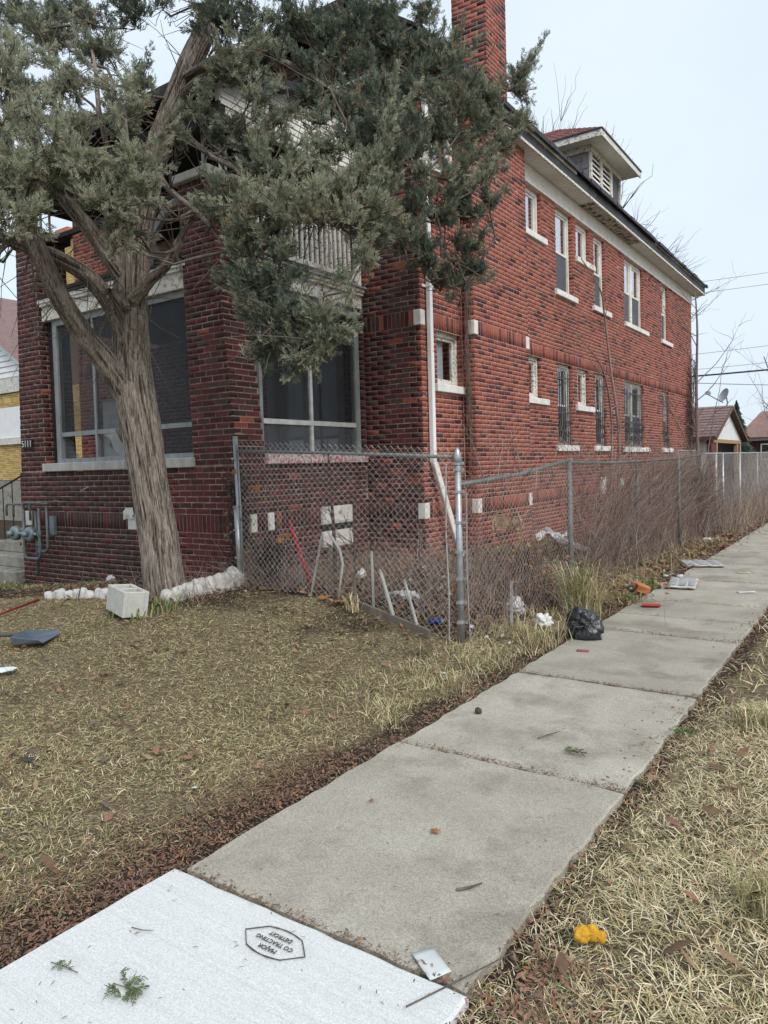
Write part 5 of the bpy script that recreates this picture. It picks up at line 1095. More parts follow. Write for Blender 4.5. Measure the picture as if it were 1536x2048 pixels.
# bare dead twigs inside the crown
n = 420; src = tipsrc[rng.integers(0, len(tipsrc), n)]; src = src[src[:, 2] > 2.6]; n = len(src)
d = rng.normal(0, 1, (n, 3)); d[:, 1] -= .4; d /= np.linalg.norm(d, axis=1, keepdims=True); L_ = rng.uniform(.25, .9, n)[:, None]
P = np.stack([src + d * L_ * t + rng.normal(0, .03, (n, 3)) * t + np.array([0, 0, -.12]) * t * t for t in (0, .33, .66, 1)], 1)
bad = (P[..., 1].max(1) > 8.1) | ((P[..., 0].min(1) < -6) & (P[..., 1].max(1) > 5.7)); P = P[~bad]
V, F = tubes(P, np.tile(np.array([.006, .005, .0035, .002]), (len(P), 1)), 3); tag(np_obj('dead_twigs', V, F, M_TWIG, cedar), kind='stuff')

# ------------------------------------------------------------------ saplings, bare trees, conifer
M_SAP = mat('grey brown sapling bark', (.20, .155, .13), (.12, .09, .075), .9, 30, grain=.2)
M_SAPL = mat('pale sapling bark', (.30, .22, .19), (.20, .14, .12), .9, 30, grain=.2)
M_SAPD = mat('dark stem bark', (.085, .06, .052), (.05, .036, .032), .9, 30, grain=.2)
def bare_tree(name, label, cat, stem, rad, nbr, blen, seed, up=.5, m=M_SAP, twig=7, group=None, tw_len=.5, spread=(1, 1), kink=.015, tsp=.55):
    r = np.random.default_rng(seed); root = empty(name, label=label, cat=cat, group=group)
    P, rr = spline(stem, np.linspace(rad, rad * .28, len(stem)), .12)
    g = G(); g.tube([tuple(p) for p in P], list(rr), 8); g.build('trunk', m, root, smooth=True)
    br, brr = [], []
    for i in range(nbr):
        t = r.uniform(.22, 1); k = int(t * (len(P) - 1)); d = r.normal(0, 1, 3) * np.array([spread[0], spread[1], .3]); d[2] = abs(d[2]) * .3 + up; d /= np.linalg.norm(d); L_ = blen * r.uniform(.5, 1.1) * (1.15 - .5 * t)
        pts = [P[k]]; dd = d
        for s in range(5): dd = dd + r.normal(0, .10, 3) + np.array([0, 0, .07]); dd /= np.linalg.norm(dd); pts.append(pts[-1] + dd * L_ / 5)
        br.append(pts); b0 = rr[k] * .42; brr.append(np.linspace(b0, b0 * .22, 6))
        for j in range(twig):
            q = r.integers(1, 6); d2 = dd + r.normal(0, tsp, 3); d2 /= np.linalg.norm(d2); l2 = tw_len * r.uniform(.4, 1.1); p = [pts[q] + d2 * l2 * s / 5 + r.normal(0, kink, 3) * s * l2 for s in range(6)]
            br.append(p); brr.append(np.linspace(b0 * .38, b0 * .12, 6))
    V, F = tubes(np.array(br), np.array(brr), 5 if rad < .1 else 3); np_obj('branches', V, F, m, root, smooth=True); return root
bare_tree('sapling', 'thin bare sapling growing before the barred double window', 'sapling', [(-4.25, 14.0, 0), (-4.22, 14.0, 1.2), (-4.2, 13.95, 2.2), (-4.28, 13.8, 3.3), (-4.32, 13.6, 4.3), (-4.3, 13.3, 4.7), (-4.5, 12.9, 5.2)], .036, 12, 1.4, 3, .45, m=M_SAPL, tw_len=.5, twig=5)
bare_tree('sapling', 'bare sapling with an arching bough leaning left across the lower windows', 'sapling', [(-4.3, 13.7, .1), (-4.28, 13.75, 1.5), (-4.25, 13.7, 2.3), (-4.15, 13.1, 3.0), (-4.1, 12.4, 3.35), (-4.2, 11.6, 3.7)], .024, 9, 1.0, 4, .3, m=M_SAPL, tw_len=.4, twig=5)
bare_tree('sapling', 'tall bare multi-branched sapling at the far corner of the house', 'sapling', [(-3.25, 16.2, 0), (-3.25, 16.2, 1.6), (-3.27, 16.25, 3.0), (-3.25, 16.3, 4.2), (-3.3, 16.4, 5.0)], .045, 13, 2.4, 5, .8, tw_len=.7, twig=6)
bare_tree('sapling', 'bare whippy sapling at the right picture edge before the far house', 'sapling', [(-2.75, 25, 0), (-2.75, 25, 1.6), (-2.8, 25.1, 3.4), (-3.1, 25, 4.6)], .045, 12, 2.6, 6, .8, tw_len=.9)
bare_tree('sapling', 'dark bare shrub stem against the porch side wall', 'sapling', [(-5.35, 6.7, .2), (-5.36, 6.7, .9), (-5.4, 6.7, 1.5), (-5.42, 6.72, 1.95)], .026, 8, .7, 7, .7, M_SAPD, tw_len=.3)
bare_tree('sapling', 'second dark shrub stem left of the white access panel', 'sapling', [(-5.3, 7.0, .2), (-5.28, 7.0, .8), (-5.25, 7.0, 1.35)], .024, 9, .6, 8, .7, M_SAPD, tw_len=.3)
bare_tree('bare_tree', 'tall bare tree whose twigs show above the eave left of the dormer', 'tree', [(-14.4, 36, 0), (-14.5, 36, 8), (-14.3, 36, 14)], .28, 110, 7.5, 9, .95, tw_len=2.2, twig=26, kink=.006, tsp=.35)
bare_tree('bare_tree', 'bare tree showing at the right side of the dormer', 'tree', [(-13.2, 46, 0), (-13.2, 46, 7), (-13.0, 46, 12)], .25, 90, 6, 10, .9, tw_len=2.0, twig=24, kink=.006, tsp=.35)
bare_tree('bare_tree', 'distant bare tree behind the brown-roofed far house', 'tree', [(-7.5, 76, 0), (-7.5, 76, 3), (-7.3, 76, 5)], .25, 60, 4.0, 11, .8, tw_len=1.4, twig=9)
bare_tree('bare_tree', 'dense bare tree left of the porch behind the branches', 'tree', [(-30, 25, 0), (-30, 25, 5), (-29.6, 25, 9)], .22, 50, 4.5, 12, .8, tw_len=1.4, twig=8)
con = empty('conifer', label='dark pointed spruce standing behind the garage', cat='tree'); g = G().tube([(-9.6, 62, 0), (-9.6, 62, 5.9)], [.15, .02], 6).build('trunk', M_SAPD, con)
P_, n_ = [], 900
z = rng.uniform(.8, 5.8, n_); a = rng.uniform(0, 6.28, n_); rr = (6.0 - z) * .36 * rng.uniform(.55, 1.1, n_)
P = np.stack([np.stack([-9.6 + np.cos(a) * rr * t, 62 + np.sin(a) * rr * t, z - .16 * rr * t * t * 1.6], -1) for t in (0.05, .5, 1)], 1)
V, F = ribbons(P, np.tile(np.array([.10, .26, .04]), (n_, 1)), np.tile(np.array([0., 0, 1]), (n_, 1)) * .6 + rng.normal(0, .3, (n_, 3)))
np_obj('crown', V, F, M_FOL[2], con)
# vine climbing the chimney breast corner, ivy round the fence post
def vine(name, label, cat, path, n, spread, leaf=0, seed=0, m=M_SAPD, rad=.004, parent=None):
    r = np.random.default_rng(seed); root = empty(name, label=label, cat=cat); P, _ = spline(path, [1] * len(path), .15); out = []; K = 7
    for i in range(n):
        k = r.integers(0, max(1, len(P) - 12)); L_ = min(len(P) - 1 - k, r.integers(8, 26)); q = P[np.linspace(k, k + L_, K).astype(int)] + r.normal(0, 1, (K, 3)) * np.array(spread); out.append(q)
    V, F = tubes(np.array(out), np.full((n, K), 1.) * r.uniform(.5, 1.4, (n, 1)) * rad, 4); np_obj('stems', V, F, m, root)
    if leaf:
        c = P[r.integers(0, len(P), leaf)] + r.normal(0, 1, (leaf, 3)) * np.array(spread) * 1.5; d = r.normal(0, 1, (leaf, 3)); d /= np.linalg.norm(d, axis=1, keepdims=True); s = np.cross(d, r.normal(0, 1, (leaf, 3))); s /= np.linalg.norm(s, axis=1, keepdims=True)
        Q = np.stack([c, c + d * .02, c + d * .045], 1); V, F = ribbons(Q, np.tile(np.array([.008, .035, .004]), (leaf, 1)), s); np_obj('leaves', V, F, [M_LEAFD, M_FOL[2]], root, r.integers(0, 2, len(F)))
    return root
M_LEAFD = mat('dry brown leaf', (.21, .125, .075), (.12, .075, .05), .85, 20, grain=.2, trans=.15); M_LEAFO = mat('dry orange leaf', (.36, .17, .055), (.24, .11, .045), .8, 20, grain=.2, trans=.2)
M_LEAFT = mat('tan leaf', (.34, .23, .13), (.24, .16, .10), .85, 20, grain=.2, trans=.15); M_LEAFR = mat('red brown chip', (.28, .145, .10), (.17, .09, .068), .85, 20, grain=.2); M_LEAFG = mat('grey dead leaf', (.15, .12, .09), (.095, .078, .06), .85, 20, grain=.2)
vine('dead_vine', 'dead brown vine climbing the inner corner of the chimney breast', 'vine', [(-4.93, 9.36, .2), (-4.94, 9.36, 2), (-4.93, 9.37, 4.6)], 26, (.045, .04, .03), 0, 1, M_SAP, .0028)
vine('ivy', 'dark ivy mat wrapped round the fence post by the porch pier', 'ivy', [(-5.95, 5.72, .3), (-5.93, 5.74, .9), (-5.96, 5.76, 1.45)], 70, (.06, .05, .05), 700, 2)
vine('dead_vine', 'thin dead vine spreading over the far corner of the brick wall', 'vine', [(-4.98, 23.6, .2), (-4.98, 23.9, 2.5), (-4.98, 24.2, 4.5)], 60, (.03, .35, .2), 0, 3)

# ------------------------------------------------------------------ dead stems and vines tangled in the fence, brush (uncountable)
def tangle(name, n, fx, Lr, rad, m, mi=None, K=6, droop=.0, curl=.12):
    p0, d = fx(n); out = np.empty((n, K, 3)); cur = p0; out[:, 0] = cur; st = (rng.uniform(.4, 1, n) * Lr / (K - 1))[:, None]
    for k in range(1, K):
        d = d + rng.normal(0, curl, (n, 3)); d[:, 2] -= droop; d /= np.linalg.norm(d, axis=1, keepdims=True); cur = cur + d * st; out[:, k] = cur
    out[..., 2] = np.maximum(out[..., 2], ground_h(out[..., 0], out[..., 1]) + .005)
    V, F = tubes(out, rng.uniform(.6, 1.4, (n, 1)) * rad * np.linspace(1, .4, K), 3)
    mats = m if isinstance(m, list) else [m]
    o = np_obj(name, V, F, mats, None, np.repeat(rng.integers(0, len(mats), n), 3 * (K - 1))); tag(o, kind='stuff'); return o
M_DST = [mat('dead stem brown', (.34, .25, .21), (.24, .17, .145), .9, 12, grain=.2), mat('dead stem grey', (.38, .34, .31), (.27, .235, .21), .9, 12, grain=.2), mat('dead stem red', (.25, .15, .125), (.17, .105, .09), .9, 12, grain=.2), mat('dry straw stem', (.50, .41, .27), (.38, .30, .19), .9, 12, grain=.2)]
def along(y0, y1, x, sx, zlo, zhi, dirz, dirn):
    def f(n):
        y = rng.uniform(y0, y1, n); xx = x + rng.normal(0, sx, n); z = ground_h(xx, y) + rng.uniform(zlo, zhi, n); d = rng.normal(0, dirn, (n, 3)); d[:, 2] = np.abs(d[:, 2]) + dirz; return np.stack([xx, y, z], -1), d / np.linalg.norm(d, axis=1, keepdims=True)
    return f
tangle('dead_vines', 1150, along(8.3, 15.3, -3.05, .07, 0, 1.0, .7, .6), 1.0, .0036, M_DST[:3])
tangle('dead_vines', 800, along(10.2, 15.4, -3.05, .06, .4, 1.45, .2, .8), .7, .0035, M_DST[:3])
tangle('dead_stems', 420, along(9.6, 19, -3.3, .35, 0, .1, 1.5, .35), 1.1, .0042, M_DST)
tangle('dead_stems', 500, along(5.6, 8.2, -3.5, .5, 0, .3, .9, .6), .6, .0026, M_DST[:3])
def yardf(n):
    x = rng.uniform(-5.9, -3.05, n); y = rng.uniform(5.6, 8.3, n); d = rng.normal(0, .6, (n, 3)); d[:, 2] = np.abs(d[:, 2]) + .5; return np.stack([x, y, ground_h(x, y)], -1), d / np.linalg.norm(d, axis=1, keepdims=True)
tangle('dead_stems', 1500, yardf, .38, .0022, M_DST)
def postf(n):
    x = rng.normal(-5.6, .28, n); y = rng.normal(5.8, .18, n); d = rng.normal(0, .6, (n, 3)); d[:, 2] = np.abs(d[:, 2]) + .5; return np.stack([x, y, ground_h(x, y)], -1), d / np.linalg.norm(d, axis=1, keepdims=True)
tangle('dead_stems', 320, postf, .7, .0028, M_DST[:3])
def treef(n):
    x = rng.normal(-6.05, .3, n); y = rng.normal(4.95, .2, n); d = rng.normal(0, .6, (n, 3)); d[:, 2] = np.abs(d[:, 2]) + .4; return np.stack([x, y, ground_h(x, y)], -1), d / np.linalg.norm(d, axis=1, keepdims=True)
tangle('dead_stems', 130, treef, .5, .0025, M_DST[:3])
tangle('dead_brush', 1500, along(15.5, 32, -2.7, .22, 0, .1, 1.5, .4), .85, .005, M_DST)
tangle('dead_brush', 900, along(14.6, 15.6, -3.0, .12, .1, 1.2, .4, .8), .7, .005, M_DST[:3])
tangle('dead_brush', 1600, along(30, 62, -3.5, 1.6, 0, .1, 1.5, .4), 1.8, .012, M_DST[:3])
# hanging upper wire-like vines over the top rail and long bare canes
tangle('dead_vines', 260, along(5.6, 15, -3.0, .05, 1.2, 1.6, .3, .8), .8, .003, M_DST[:3], droop=.02)

# ------------------------------------------------------------------ turf, straw, leaf litter (uncountable)
M_TURF = [mat('straw blade', (.52, .42, .235), (.40, .31, .165), .85, 20), mat('brown blade', (.22, .155, .09), (.13, .095, .06), .85, 20), mat('olive blade', (.30, .30, .12), (.20, .21, .085), .85, 20), mat('pale straw blade', (.74, .65, .44), (.60, .52, .34), .85, 20), mat('green blade', (.17, .24, .08), (.12, .18, .06), .8, 20)]
def blades(name, x, y, Lr, wd, flat, probs, zlift=0, mats=None, lean=None, K=3):
    n = len(x); az = rng.uniform(0, 2 * np.pi, n); el = flat * rng.uniform(.1, 1.5, n); L_ = rng.uniform(.5, 1.25, n) * Lr
    h = np.stack([np.cos(az), np.sin(az), np.zeros(n)], -1)
    if lean is not None: h = h + lean; h /= np.linalg.norm(h, axis=1, keepdims=True)
    up = np.array([0, 0, 1.]); b = np.stack([x, y, ground_h(x, y) - .004 + zlift], -1)
    m1 = b + (h * np.cos(el)[:, None] + up * np.sin(el)[:, None]) * (L_ * .5)[:, None]
    e2 = el - rng.uniform(.05, .6, n); tip = m1 + (h * np.cos(e2)[:, None] + up * np.sin(e2)[:, None]) * (L_ * .5)[:, None]
    tip[:, 2] = np.maximum(tip[:, 2], b[:, 2] + .004)
    side = np.cross(h, up) + rng.normal(0, .35, (n, 3)); side /= np.linalg.norm(side, axis=1, keepdims=True)
    V, F = ribbons(np.stack([b, m1, tip] if K == 3 else [b, tip], 1), np.stack([np.full(n, wd), np.full(n, wd * .9), np.full(n, wd * .25)] if K == 3 else [np.full(n, wd), np.full(n, wd * .4)], 1) * rng.uniform(.7, 1.3, (n, 1)), side)
    mats = mats or M_TURF; mi = rng.choice(len(mats), n, p=probs); return tag(np_obj(name, V, F, mats, None, np.repeat(mi, K - 1)), kind='stuff')
def scatter(n, x0, x1, y0, y1, keep):
    x = rng.uniform(x0, x1, n); y = rng.uniform(y0, y1, n); k = keep(x, y) > rng.uniform(0, 1, n); return x[k], y[k]
vn = lambda x, y, s, o=0: np.array([mnoise.noise((a * s, b * s, o)) for a, b in zip(x, y)])
def clumpy(x, y, s=1.5, o=0): return np.clip(.55 + 1.25 * vn(x, y, s, o), .06, 1)
dist_keep = lambda x, y: np.clip(3.2 / np.hypot(x, y), .25, 1)
x, y = scatter(300000, -9.5, -2.36, .7, 6.0, lambda x, y: (1 - .92 * soil_w(x, y)) * clumpy(x, y) * dist_keep(x, y) * (np.hypot(x, y) > 1.5))
blades('grass', x, y, .048, .0036, .38, (.40, .37, .09, .10, .04))
x, y = scatter(190000, -9, -2.36, .9, 5.4, lambda x, y: (1 - .85 * soil_w(x, y)) * np.clip(4 / np.hypot(x, y), .3, 1) * (np.hypot(x, y) > 1.5))
blades('grass', x, y, .028, .0030, .3, (.34, .46, .10, .06, .04), K=2)
x, y = scatter(90000, -8.5, -2.36, .7, 5.6, lambda x, y: (1 - .95 * soil_w(x, y)) * clumpy(x, y, 2.5, 5) ** 2 * dist_keep(x, y) * (np.hypot(x, y) > 1.5))
blades('grass', x, y, .044, .0032, .7, (.40, .14, .24, .12, .10))
x, y = scatter(180000, -1.16, 3.2, .9, 5.2, lambda x, y: np.clip((x + 1.18 + .10 * np.sin(y * 5) + .05 * np.sin(y * 17)) / .16, 0, 1) * np.clip(.85 + .9 * vn(x, y, 2.2, 2), .3, 1) * dist_keep(x, y))
blades('grass', x, y, .062, .0034, .48, (.42, .10, .07, .38, .03))
x, y = scatter(60000, -1.16, 5, 5.0, 22, lambda x, y: np.clip((x + 1.17 + .10 * np.sin(y * 5) + .05 * np.sin(y * 17)) / .16, 0, 1) * np.clip(.85 + .9 * vn(x, y, 1.2, 3), .3, 1) * np.clip(5 / y, .2, 1) * (x < .45 * y))
blades('grass', x, y, .10, .007, .6, (.42, .12, .16, .27, .03))
x, y = scatter(16000, -3.2, -2.36, 3.6, 6.4, lambda x, y: clumpy(x, y, 3, 9) * np.clip(1 - np.abs(x + 2.75) / .5, 0, 1))
blades('grass', x, y, .09, .0034, .8, (.34, .2, .18, .2, .08))
x, y = scatter(9000, -3.1, -2.4, 5.6, 15, lambda x, y: clumpy(x, y, 2, 4))
blades('grass', x, y, .14, .005, .9, (.36, .28, .14, .16, .06))
x, y = scatter(5000, -11, -8.0, 5.2, 5.75, lambda x, y: np.clip(1 - np.abs(y - 5.5) / .3, 0, 1)); blades('grass', x, y, .06, .006, .8, (.2, .1, .2, .1, .4))
x, y = scatter(3500, -5.0, -3.6, 9.3, 12.2, lambda x, y: clumpy(x, y, 2, 6) ** 2); blades('grass', x, y, .10, .006, .9, (.1, .1, .2, .05, .55))

M_LITTER = [M_LEAFD, M_LEAFT, M_LEAFR, M_LEAFG, M_LEAFO]
def litter(name, x, y, size, probs, lift=.012, asp=.45, mats=None, tilt=.35):
    n = len(x); az = rng.uniform(0, 6.283, n); L_ = size * rng.uniform(.5, 1.4, n); h = np.stack([np.cos(az), np.sin(az), rng.normal(0, tilt, n)], -1)
    s = np.stack([-np.sin(az), np.cos(az), rng.normal(0, tilt, n)], -1); c = np.stack([x, y, ground_h(x, y) + rng.uniform(.2, 1.2, n) * lift], -1)
    up = np.array([0, 0, 1.]); P = np.stack([c - h * L_[:, None] * .5, c + up * (L_ * rng.uniform(-.05, .12, n))[:, None], c + h * L_[:, None] * .5], 1)
    V, F = ribbons(P, np.stack([L_ * asp * .3, L_ * asp, L_ * asp * .15], 1), s); mats = mats or M_LITTER
    return tag(np_obj(name, V, F, mats, None, np.repeat(rng.choice(len(mats), n, p=probs), 2)), kind='stuff')
ex = lambda y: -2.34 + .035 * np.sin(y * 3.7) + .025 * np.sin(y * 9.1)
y = rng.uniform(.6, 18, 15000); x = ex(y) + rng.normal(-.04, .09, len(y)); k = x < ex(y) + .17; litter('leaf_litter', x[k], y[k], .022, (.30, .08, .40, .20, .02), .022, .4)
y = rng.uniform(.6, 3.2, 8000); x = -2.42 - np.abs(rng.normal(0, .2, len(y))); litter('leaf_litter', x, y, .017, (.26, .14, .42, .16, .02), .024, .32)
y = rng.uniform(1, 16, 6500); x = -1.06 + rng.normal(0, .08, len(y)); litter('leaf_litter', x, y, .022, (.32, .14, .34, .18, .02), .03, .4)
y = rng.uniform(.9, 2.2, 1500); x = -.95 + np.abs(rng.normal(0, .13, len(y))); litter('leaf_litter', x, y, .026, (.24, .24, .36, .1, .06), .03, .35)
for yy, nn, sp in ((1.895, 900, .016), (3.48, 1300, .018), (5.12, 900, .014), (6.8, 1600, .028), (7.62, 350, .01), (8.5, 500, .015), (10.1, 600, .02), (11.75, 600, .02), (13.35, 500, .02)):
    x = rng.uniform(-2.4, -.96, nn); y = yy + rng.normal(0, sp, nn) * np.where(np.abs(x + 1.7) > .4, 1.5, .8); z_ = ground_h; litter('joint_litter', x, y, .012, (.35, .2, .25, .18, .02), .045, .5)
x, y = scatter(9000, -6.0, -3.02, 5.5, 13, lambda x, y: np.clip(6.5 / y, .3, 1)); litter('leaf_litter', x, y, .065, (.40, .24, .16, .17, .03), .03, .55)
x, y = scatter(2200, -9.5, -5.6, 4.75, 5.8, lambda x, y: soil_w(x, y)); litter('leaf_litter', x, y, .045, (.45, .15, .2, .17, .03), .02, .5)
x, y = scatter(1500, -9, -2.5, 1.2, 5.5, lambda x, y: clumpy(x, y, 1.1, 8)); litter('leaf_litter', x, y, .05, (.36, .2, .2, .22, .02), .03, .55)
x, y = scatter(220, -.9, 2, 1.2, 6, lambda x, y: x * 0 + 1); litter('leaf_litter', x, y, .07, (.3, .32, .2, .13, .05), .05, .5)
y = rng.uniform(8, 34, 5000); x = -2.62 + rng.normal(0, .17, len(y)); litter('leaf_litter', x, y, .075, (.42, .30, .16, .08, .04), .06, .5)
# needles and crumbs on the slabs
x = rng.uniform(-2.35, -1.0, 380); y = rng.uniform(.4, 1.87, 380); litter('needle_litter', x, y, .018, (.3, .1, .1, .5, 0), .046, .16, tilt=.05)
x = rng.uniform(-2.35, -1.0, 420); y = rng.uniform(1.95, 6.6, 420); litter('needle_litter', x, y, .022, (.3, .15, .15, .4, 0), .042, .16, tilt=.05)

M_SCRAPS = [mat('white scrap', (.66, .66, .64)), mat('grey scrap', (.40, .40, .40)), mat('dull red scrap', (.36, .07, .06)), mat('cream scrap', (.58, .50, .36))]
y = np.concatenate([rng.uniform(5.6, 16, 60), rng.uniform(5.6, 9, 40)]); x = np.concatenate([-2.62 + rng.normal(0, .14, 60), rng.uniform(-5.2, -3.1, 40)]); litter('litter_scraps', x, y, .05, (.5, .25, .08, .17), .05, .8, M_SCRAPS, .4)

# ------------------------------------------------------------------ loose things
def lump(name, c, size, seed, m, label, cat, n=3, amp=.35, freq=2.2, squash=1, group=None, crease=.0, sq=2):
    """crumpled bag: icosphere pushed about by noise, sitting on the ground"""
    import bmesh
    bm = bmesh.new(); bmesh.ops.create_icosphere(bm, subdivisions=n, radius=1)
    for v in bm.verts:
        p = v.co.normalized(); q = Vector((abs(p.x) ** sq, abs(p.y) ** sq, abs(p.z) ** sq)); p = p / (q.x + q.y + q.z) ** (1 / sq); w = p + .25 * Vector((mnoise.noise(p * 2 + Vector((seed, 5, 0))), mnoise.noise(p * 2 + Vector((0, seed, 9))), 0))
        k = 1 + amp * mnoise.noise(w * freq * .6 + Vector((seed, 0, 0))) - crease * max(0, .28 - abs(mnoise.noise(w * freq + Vector((0, seed, 0))))) * 2.4 + crease * .22 * mnoise.noise(w * freq * 4 + Vector((seed, seed, 0)))
        v.co = Vector((p.x * size[0] * k, p.y * size[1] * k, max(-.55, p.z) * size[2] * k))
    zmin = min(v.co.z for v in bm.verts)
    for v in bm.verts: v.co.z -= zmin
    me = bpy.data.meshes.new(name); bm.to_mesh(me); bm.free(); me.materials.append(m); me.polygons.foreach_set('use_smooth', [crease < .9] * len(me.polygons))
    o = link(bpy.data.objects.new(name, me)); o.location = c; return tag(o, label, cat, group)
def on(x, y, dz=0): return (x, y, gh(x, y) + dz)
def sheet(name, c, w, h, rz, m, label, cat, curl=.02, seed=0, nx=10, ny=8, group=None, thick=.0, fold=0):
    r = random.Random(seed); g = G(); cs, sn = math.cos(rz), math.sin(rz); P = []
    for j in range(ny + 1):
        row = []
        for i in range(nx + 1):
            u, v = (i / nx - .5) * w, (j / ny - .5) * h; z = curl * (1 + mnoise.noise((u * 9 + seed, v * 9, seed))) + fold * max(0, abs(i / nx - .5) - .3)
            row.append((c[0] + u * cs - v * sn, c[1] + u * sn + v * cs, c[2] + z))
        P.append(row)
    g.grid(P); o = g.build(name, m, None, smooth=True); so_ = o.modifiers.new('thickness', 'SOLIDIFY'); so_.thickness = thick or .0012; return tag(o, label, cat, group)

# concrete block lying tilted, its two cells up
cbk = empty('concrete_block', label='grey hollow concrete block lying on the grass left of the cedar trunk', cat='concrete block')
g = G(); Lb, Wb, Hb, tw = .39, .195, .195, .032
g.box(-Lb / 2, Lb / 2, -Wb / 2, -Wb / 2 + tw, 0, Hb).box(-Lb / 2, Lb / 2, Wb / 2 - tw, Wb / 2, 0, Hb)
for x in (-Lb / 2, -tw / 2, Lb / 2 - tw): g.box(x, x + tw, -Wb / 2 + tw, Wb / 2 - tw, 0.001, Hb - .001)
g.box(-Lb / 2 + tw, Lb / 2 - tw, -Wb / 2 + tw, Wb / 2 - tw, .002, .03)
b_ = g.build('block_body', M_BLOCK, cbk, bevel=.005); cbk.location = on(-6.05, 4.33, .015); cbk.rotation_euler = (R(-6), R(5), R(-14)); cbk.scale = (1.05, 1.25, 1.25)
# white painted scalloped edging stones
M_EDGE = mat('whitewashed stone', (.56, .555, .52), (.40, .39, .36), .85, 12, grain=.15, spots=(.20, .18, .15), spot_scale=24, spot_lo=.60, spot_hi=.68, bump=.4, bscale=50)
ORD = ['first', 'second', 'third', 'fourth', 'fifth', 'sixth', 'seventh', 'eighth', 'ninth', 'tenth', 'eleventh', 'twelfth', 'last']
for i in range(13):
    t = i / 12; p = (-7.85 + t * 1.42, 4.62 + t * .10 + .02 * math.sin(i * 2)); lump('edging_stone', on(*p, -.035), (.062, .045, .066 + .008 * (i % 3)), i * 1.7, M_EDGE, ORD[i] + ' small whitewashed scalloped stone from the left in the row beside the concrete block', 'edging stone', 3, .25, 1.6, group='small scalloped edging stones', sq=3)
for i in range(8):
    t = i / 7; p = (-5.98 + t * .16, 4.78 + t * .80); big = i == 7
    if big: lump('edging_stone', on(*p, -.04), (.105, .08, .155), 30, M_EDGE, 'largest whitewashed edging stone, at the foot of the left fence post', 'edging stone', 3, .25, 1.4, sq=4)
    else: lump('edging_stone', on(*p, -.04), (.072, .075, .09 + .008 * i), 40 + i * 2.3, M_EDGE, ORD[i] + ' chunky whitewashed stone from the trunk in the row towards the fence post', 'edging stone', 3, .28, 1.7, group='chunky edging stones right of the trunk', sq=4)
# dustpan, broom handle
M_PAN = mat('slate blue plastic', (.10, .125, .16), (.085, .105, .135), .45, 4, spec=.5); M_PANH = mat('dark plastic handle', (.05, .055, .06), rough=.45)
dp = empty('dustpan', label='slate blue plastic dustpan lying on the lawn at the left', cat='dustpan')
g = G(); a, b, c_, d_ = (-.13, -.10, 0), (.16, -.13, .0), (.16, .14, .0), (-.13, .10, 0); hh = .075
g.poly([a, b, c_, d_]).poly([a, d_, (-.15, .11, hh), (-.15, -.11, hh)]).poly([a, (-.15, -.11, hh), (.13, -.145, .03), b]).poly([d_, c_, (.13, .155, .03), (-.15, .11, hh)])
pn = g.build('pan', M_PAN, dp); md = pn.modifiers.new('thickness', 'SOLIDIFY'); md.thickness = .006
G().beam((-.15, 0, .06), (-.36, .0, .075), .032, .022).build('handle', M_PANH, dp, bevel=.006); G().tube([(-.34, 0, .075), (-.40, 0, .078)], .02, 8).build('handle_end', M_PANH, dp)
dp.location = on(-6.25, 3.52, .035); dp.rotation_euler = (R(4), R(-6), R(28))
tag(G().tube([on(-7.55, 3.65, .03), on(-7.6, 4.35, .05)], .013, 8).build('broom_handle', mat('red painted handle', (.20, .02, .02), (.14, .018, .018), .45, 5), smooth=True), 'dark red broom handle lying behind the dustpan at the picture edge', 'broom handle')
# black bag and white bags
M_BAG = mat('black plastic', (.012, .013, .015), (.02, .021, .024), .28, 8, spec=.6, bump=.5, bscale=35); M_WBAG = mat('white plastic', (.72, .72, .72), (.60, .60, .60), .4, 8, spec=.4, bump=.3, bscale=50)
lump('trash_bag', on(-2.24, 6.34, .02), (.15, .11, .17), 6, M_BAG, 'crumpled shiny black plastic bag at the sidewalk edge by the fence', 'trash bag', 5, .55, 1.15, crease=.36)
for nm, p, sz, sd, lb in (('plastic_bag', (-2.72, 6.55), (.085, .07, .075), 5, 'crumpled white plastic bag just left of the black bag'), ('plastic_bag', (-3.1, 6.75), (.10, .07, .09), 8, 'white plastic bag caught on a stake behind the fence'),
    ('plastic_bag', (-3.95, 6.05), (.17, .06, .055), 11, 'flattened white plastic bag behind the three grey stakes'), ('plastic_bag', (-8.2, 5.66), (.08, .05, .06), 14, 'small white plastic bag against the brick porch wall'),
    ('plastic_bag', (-2.78, 14.6), (.09, .06, .05), 17, 'white plastic scrap on leaves beside the far sidewalk'), ('paper_wad', (-4.9, 6.6), (.06, .05, .06), 19, 'dirty white lump beside the red pole behind the fence')):
    lump(nm, on(*p), sz, sd, M_WBAG, lb, 'plastic bag' if nm == 'plastic_bag' else 'paper wad', 4, .5, 2.0, crease=.7)
M_BLUE = mat('blue tin', (.03, .05, .22), (.025, .04, .16), .35, 6, metal=.3)
cn = empty('drink_can', label='crushed blue drink can lying left of the fence corner post', cat='can'); G().tube([(-.06, 0, .032), (-.05, 0, .032), (.0, .004, .03), (.05, 0, .032), (.06, 0, .03)], [.026, .032, .028, .032, .026], 12).build('can_body', M_BLUE, cn, smooth=True); G().tube([(.055, 0, .031), (.066, 0, .031)], .027, 12).build('can_lid', M_GALV, cn); cn.location = on(-3.36, 5.62, .02); cn.rotation_euler = (0, 0, .5)
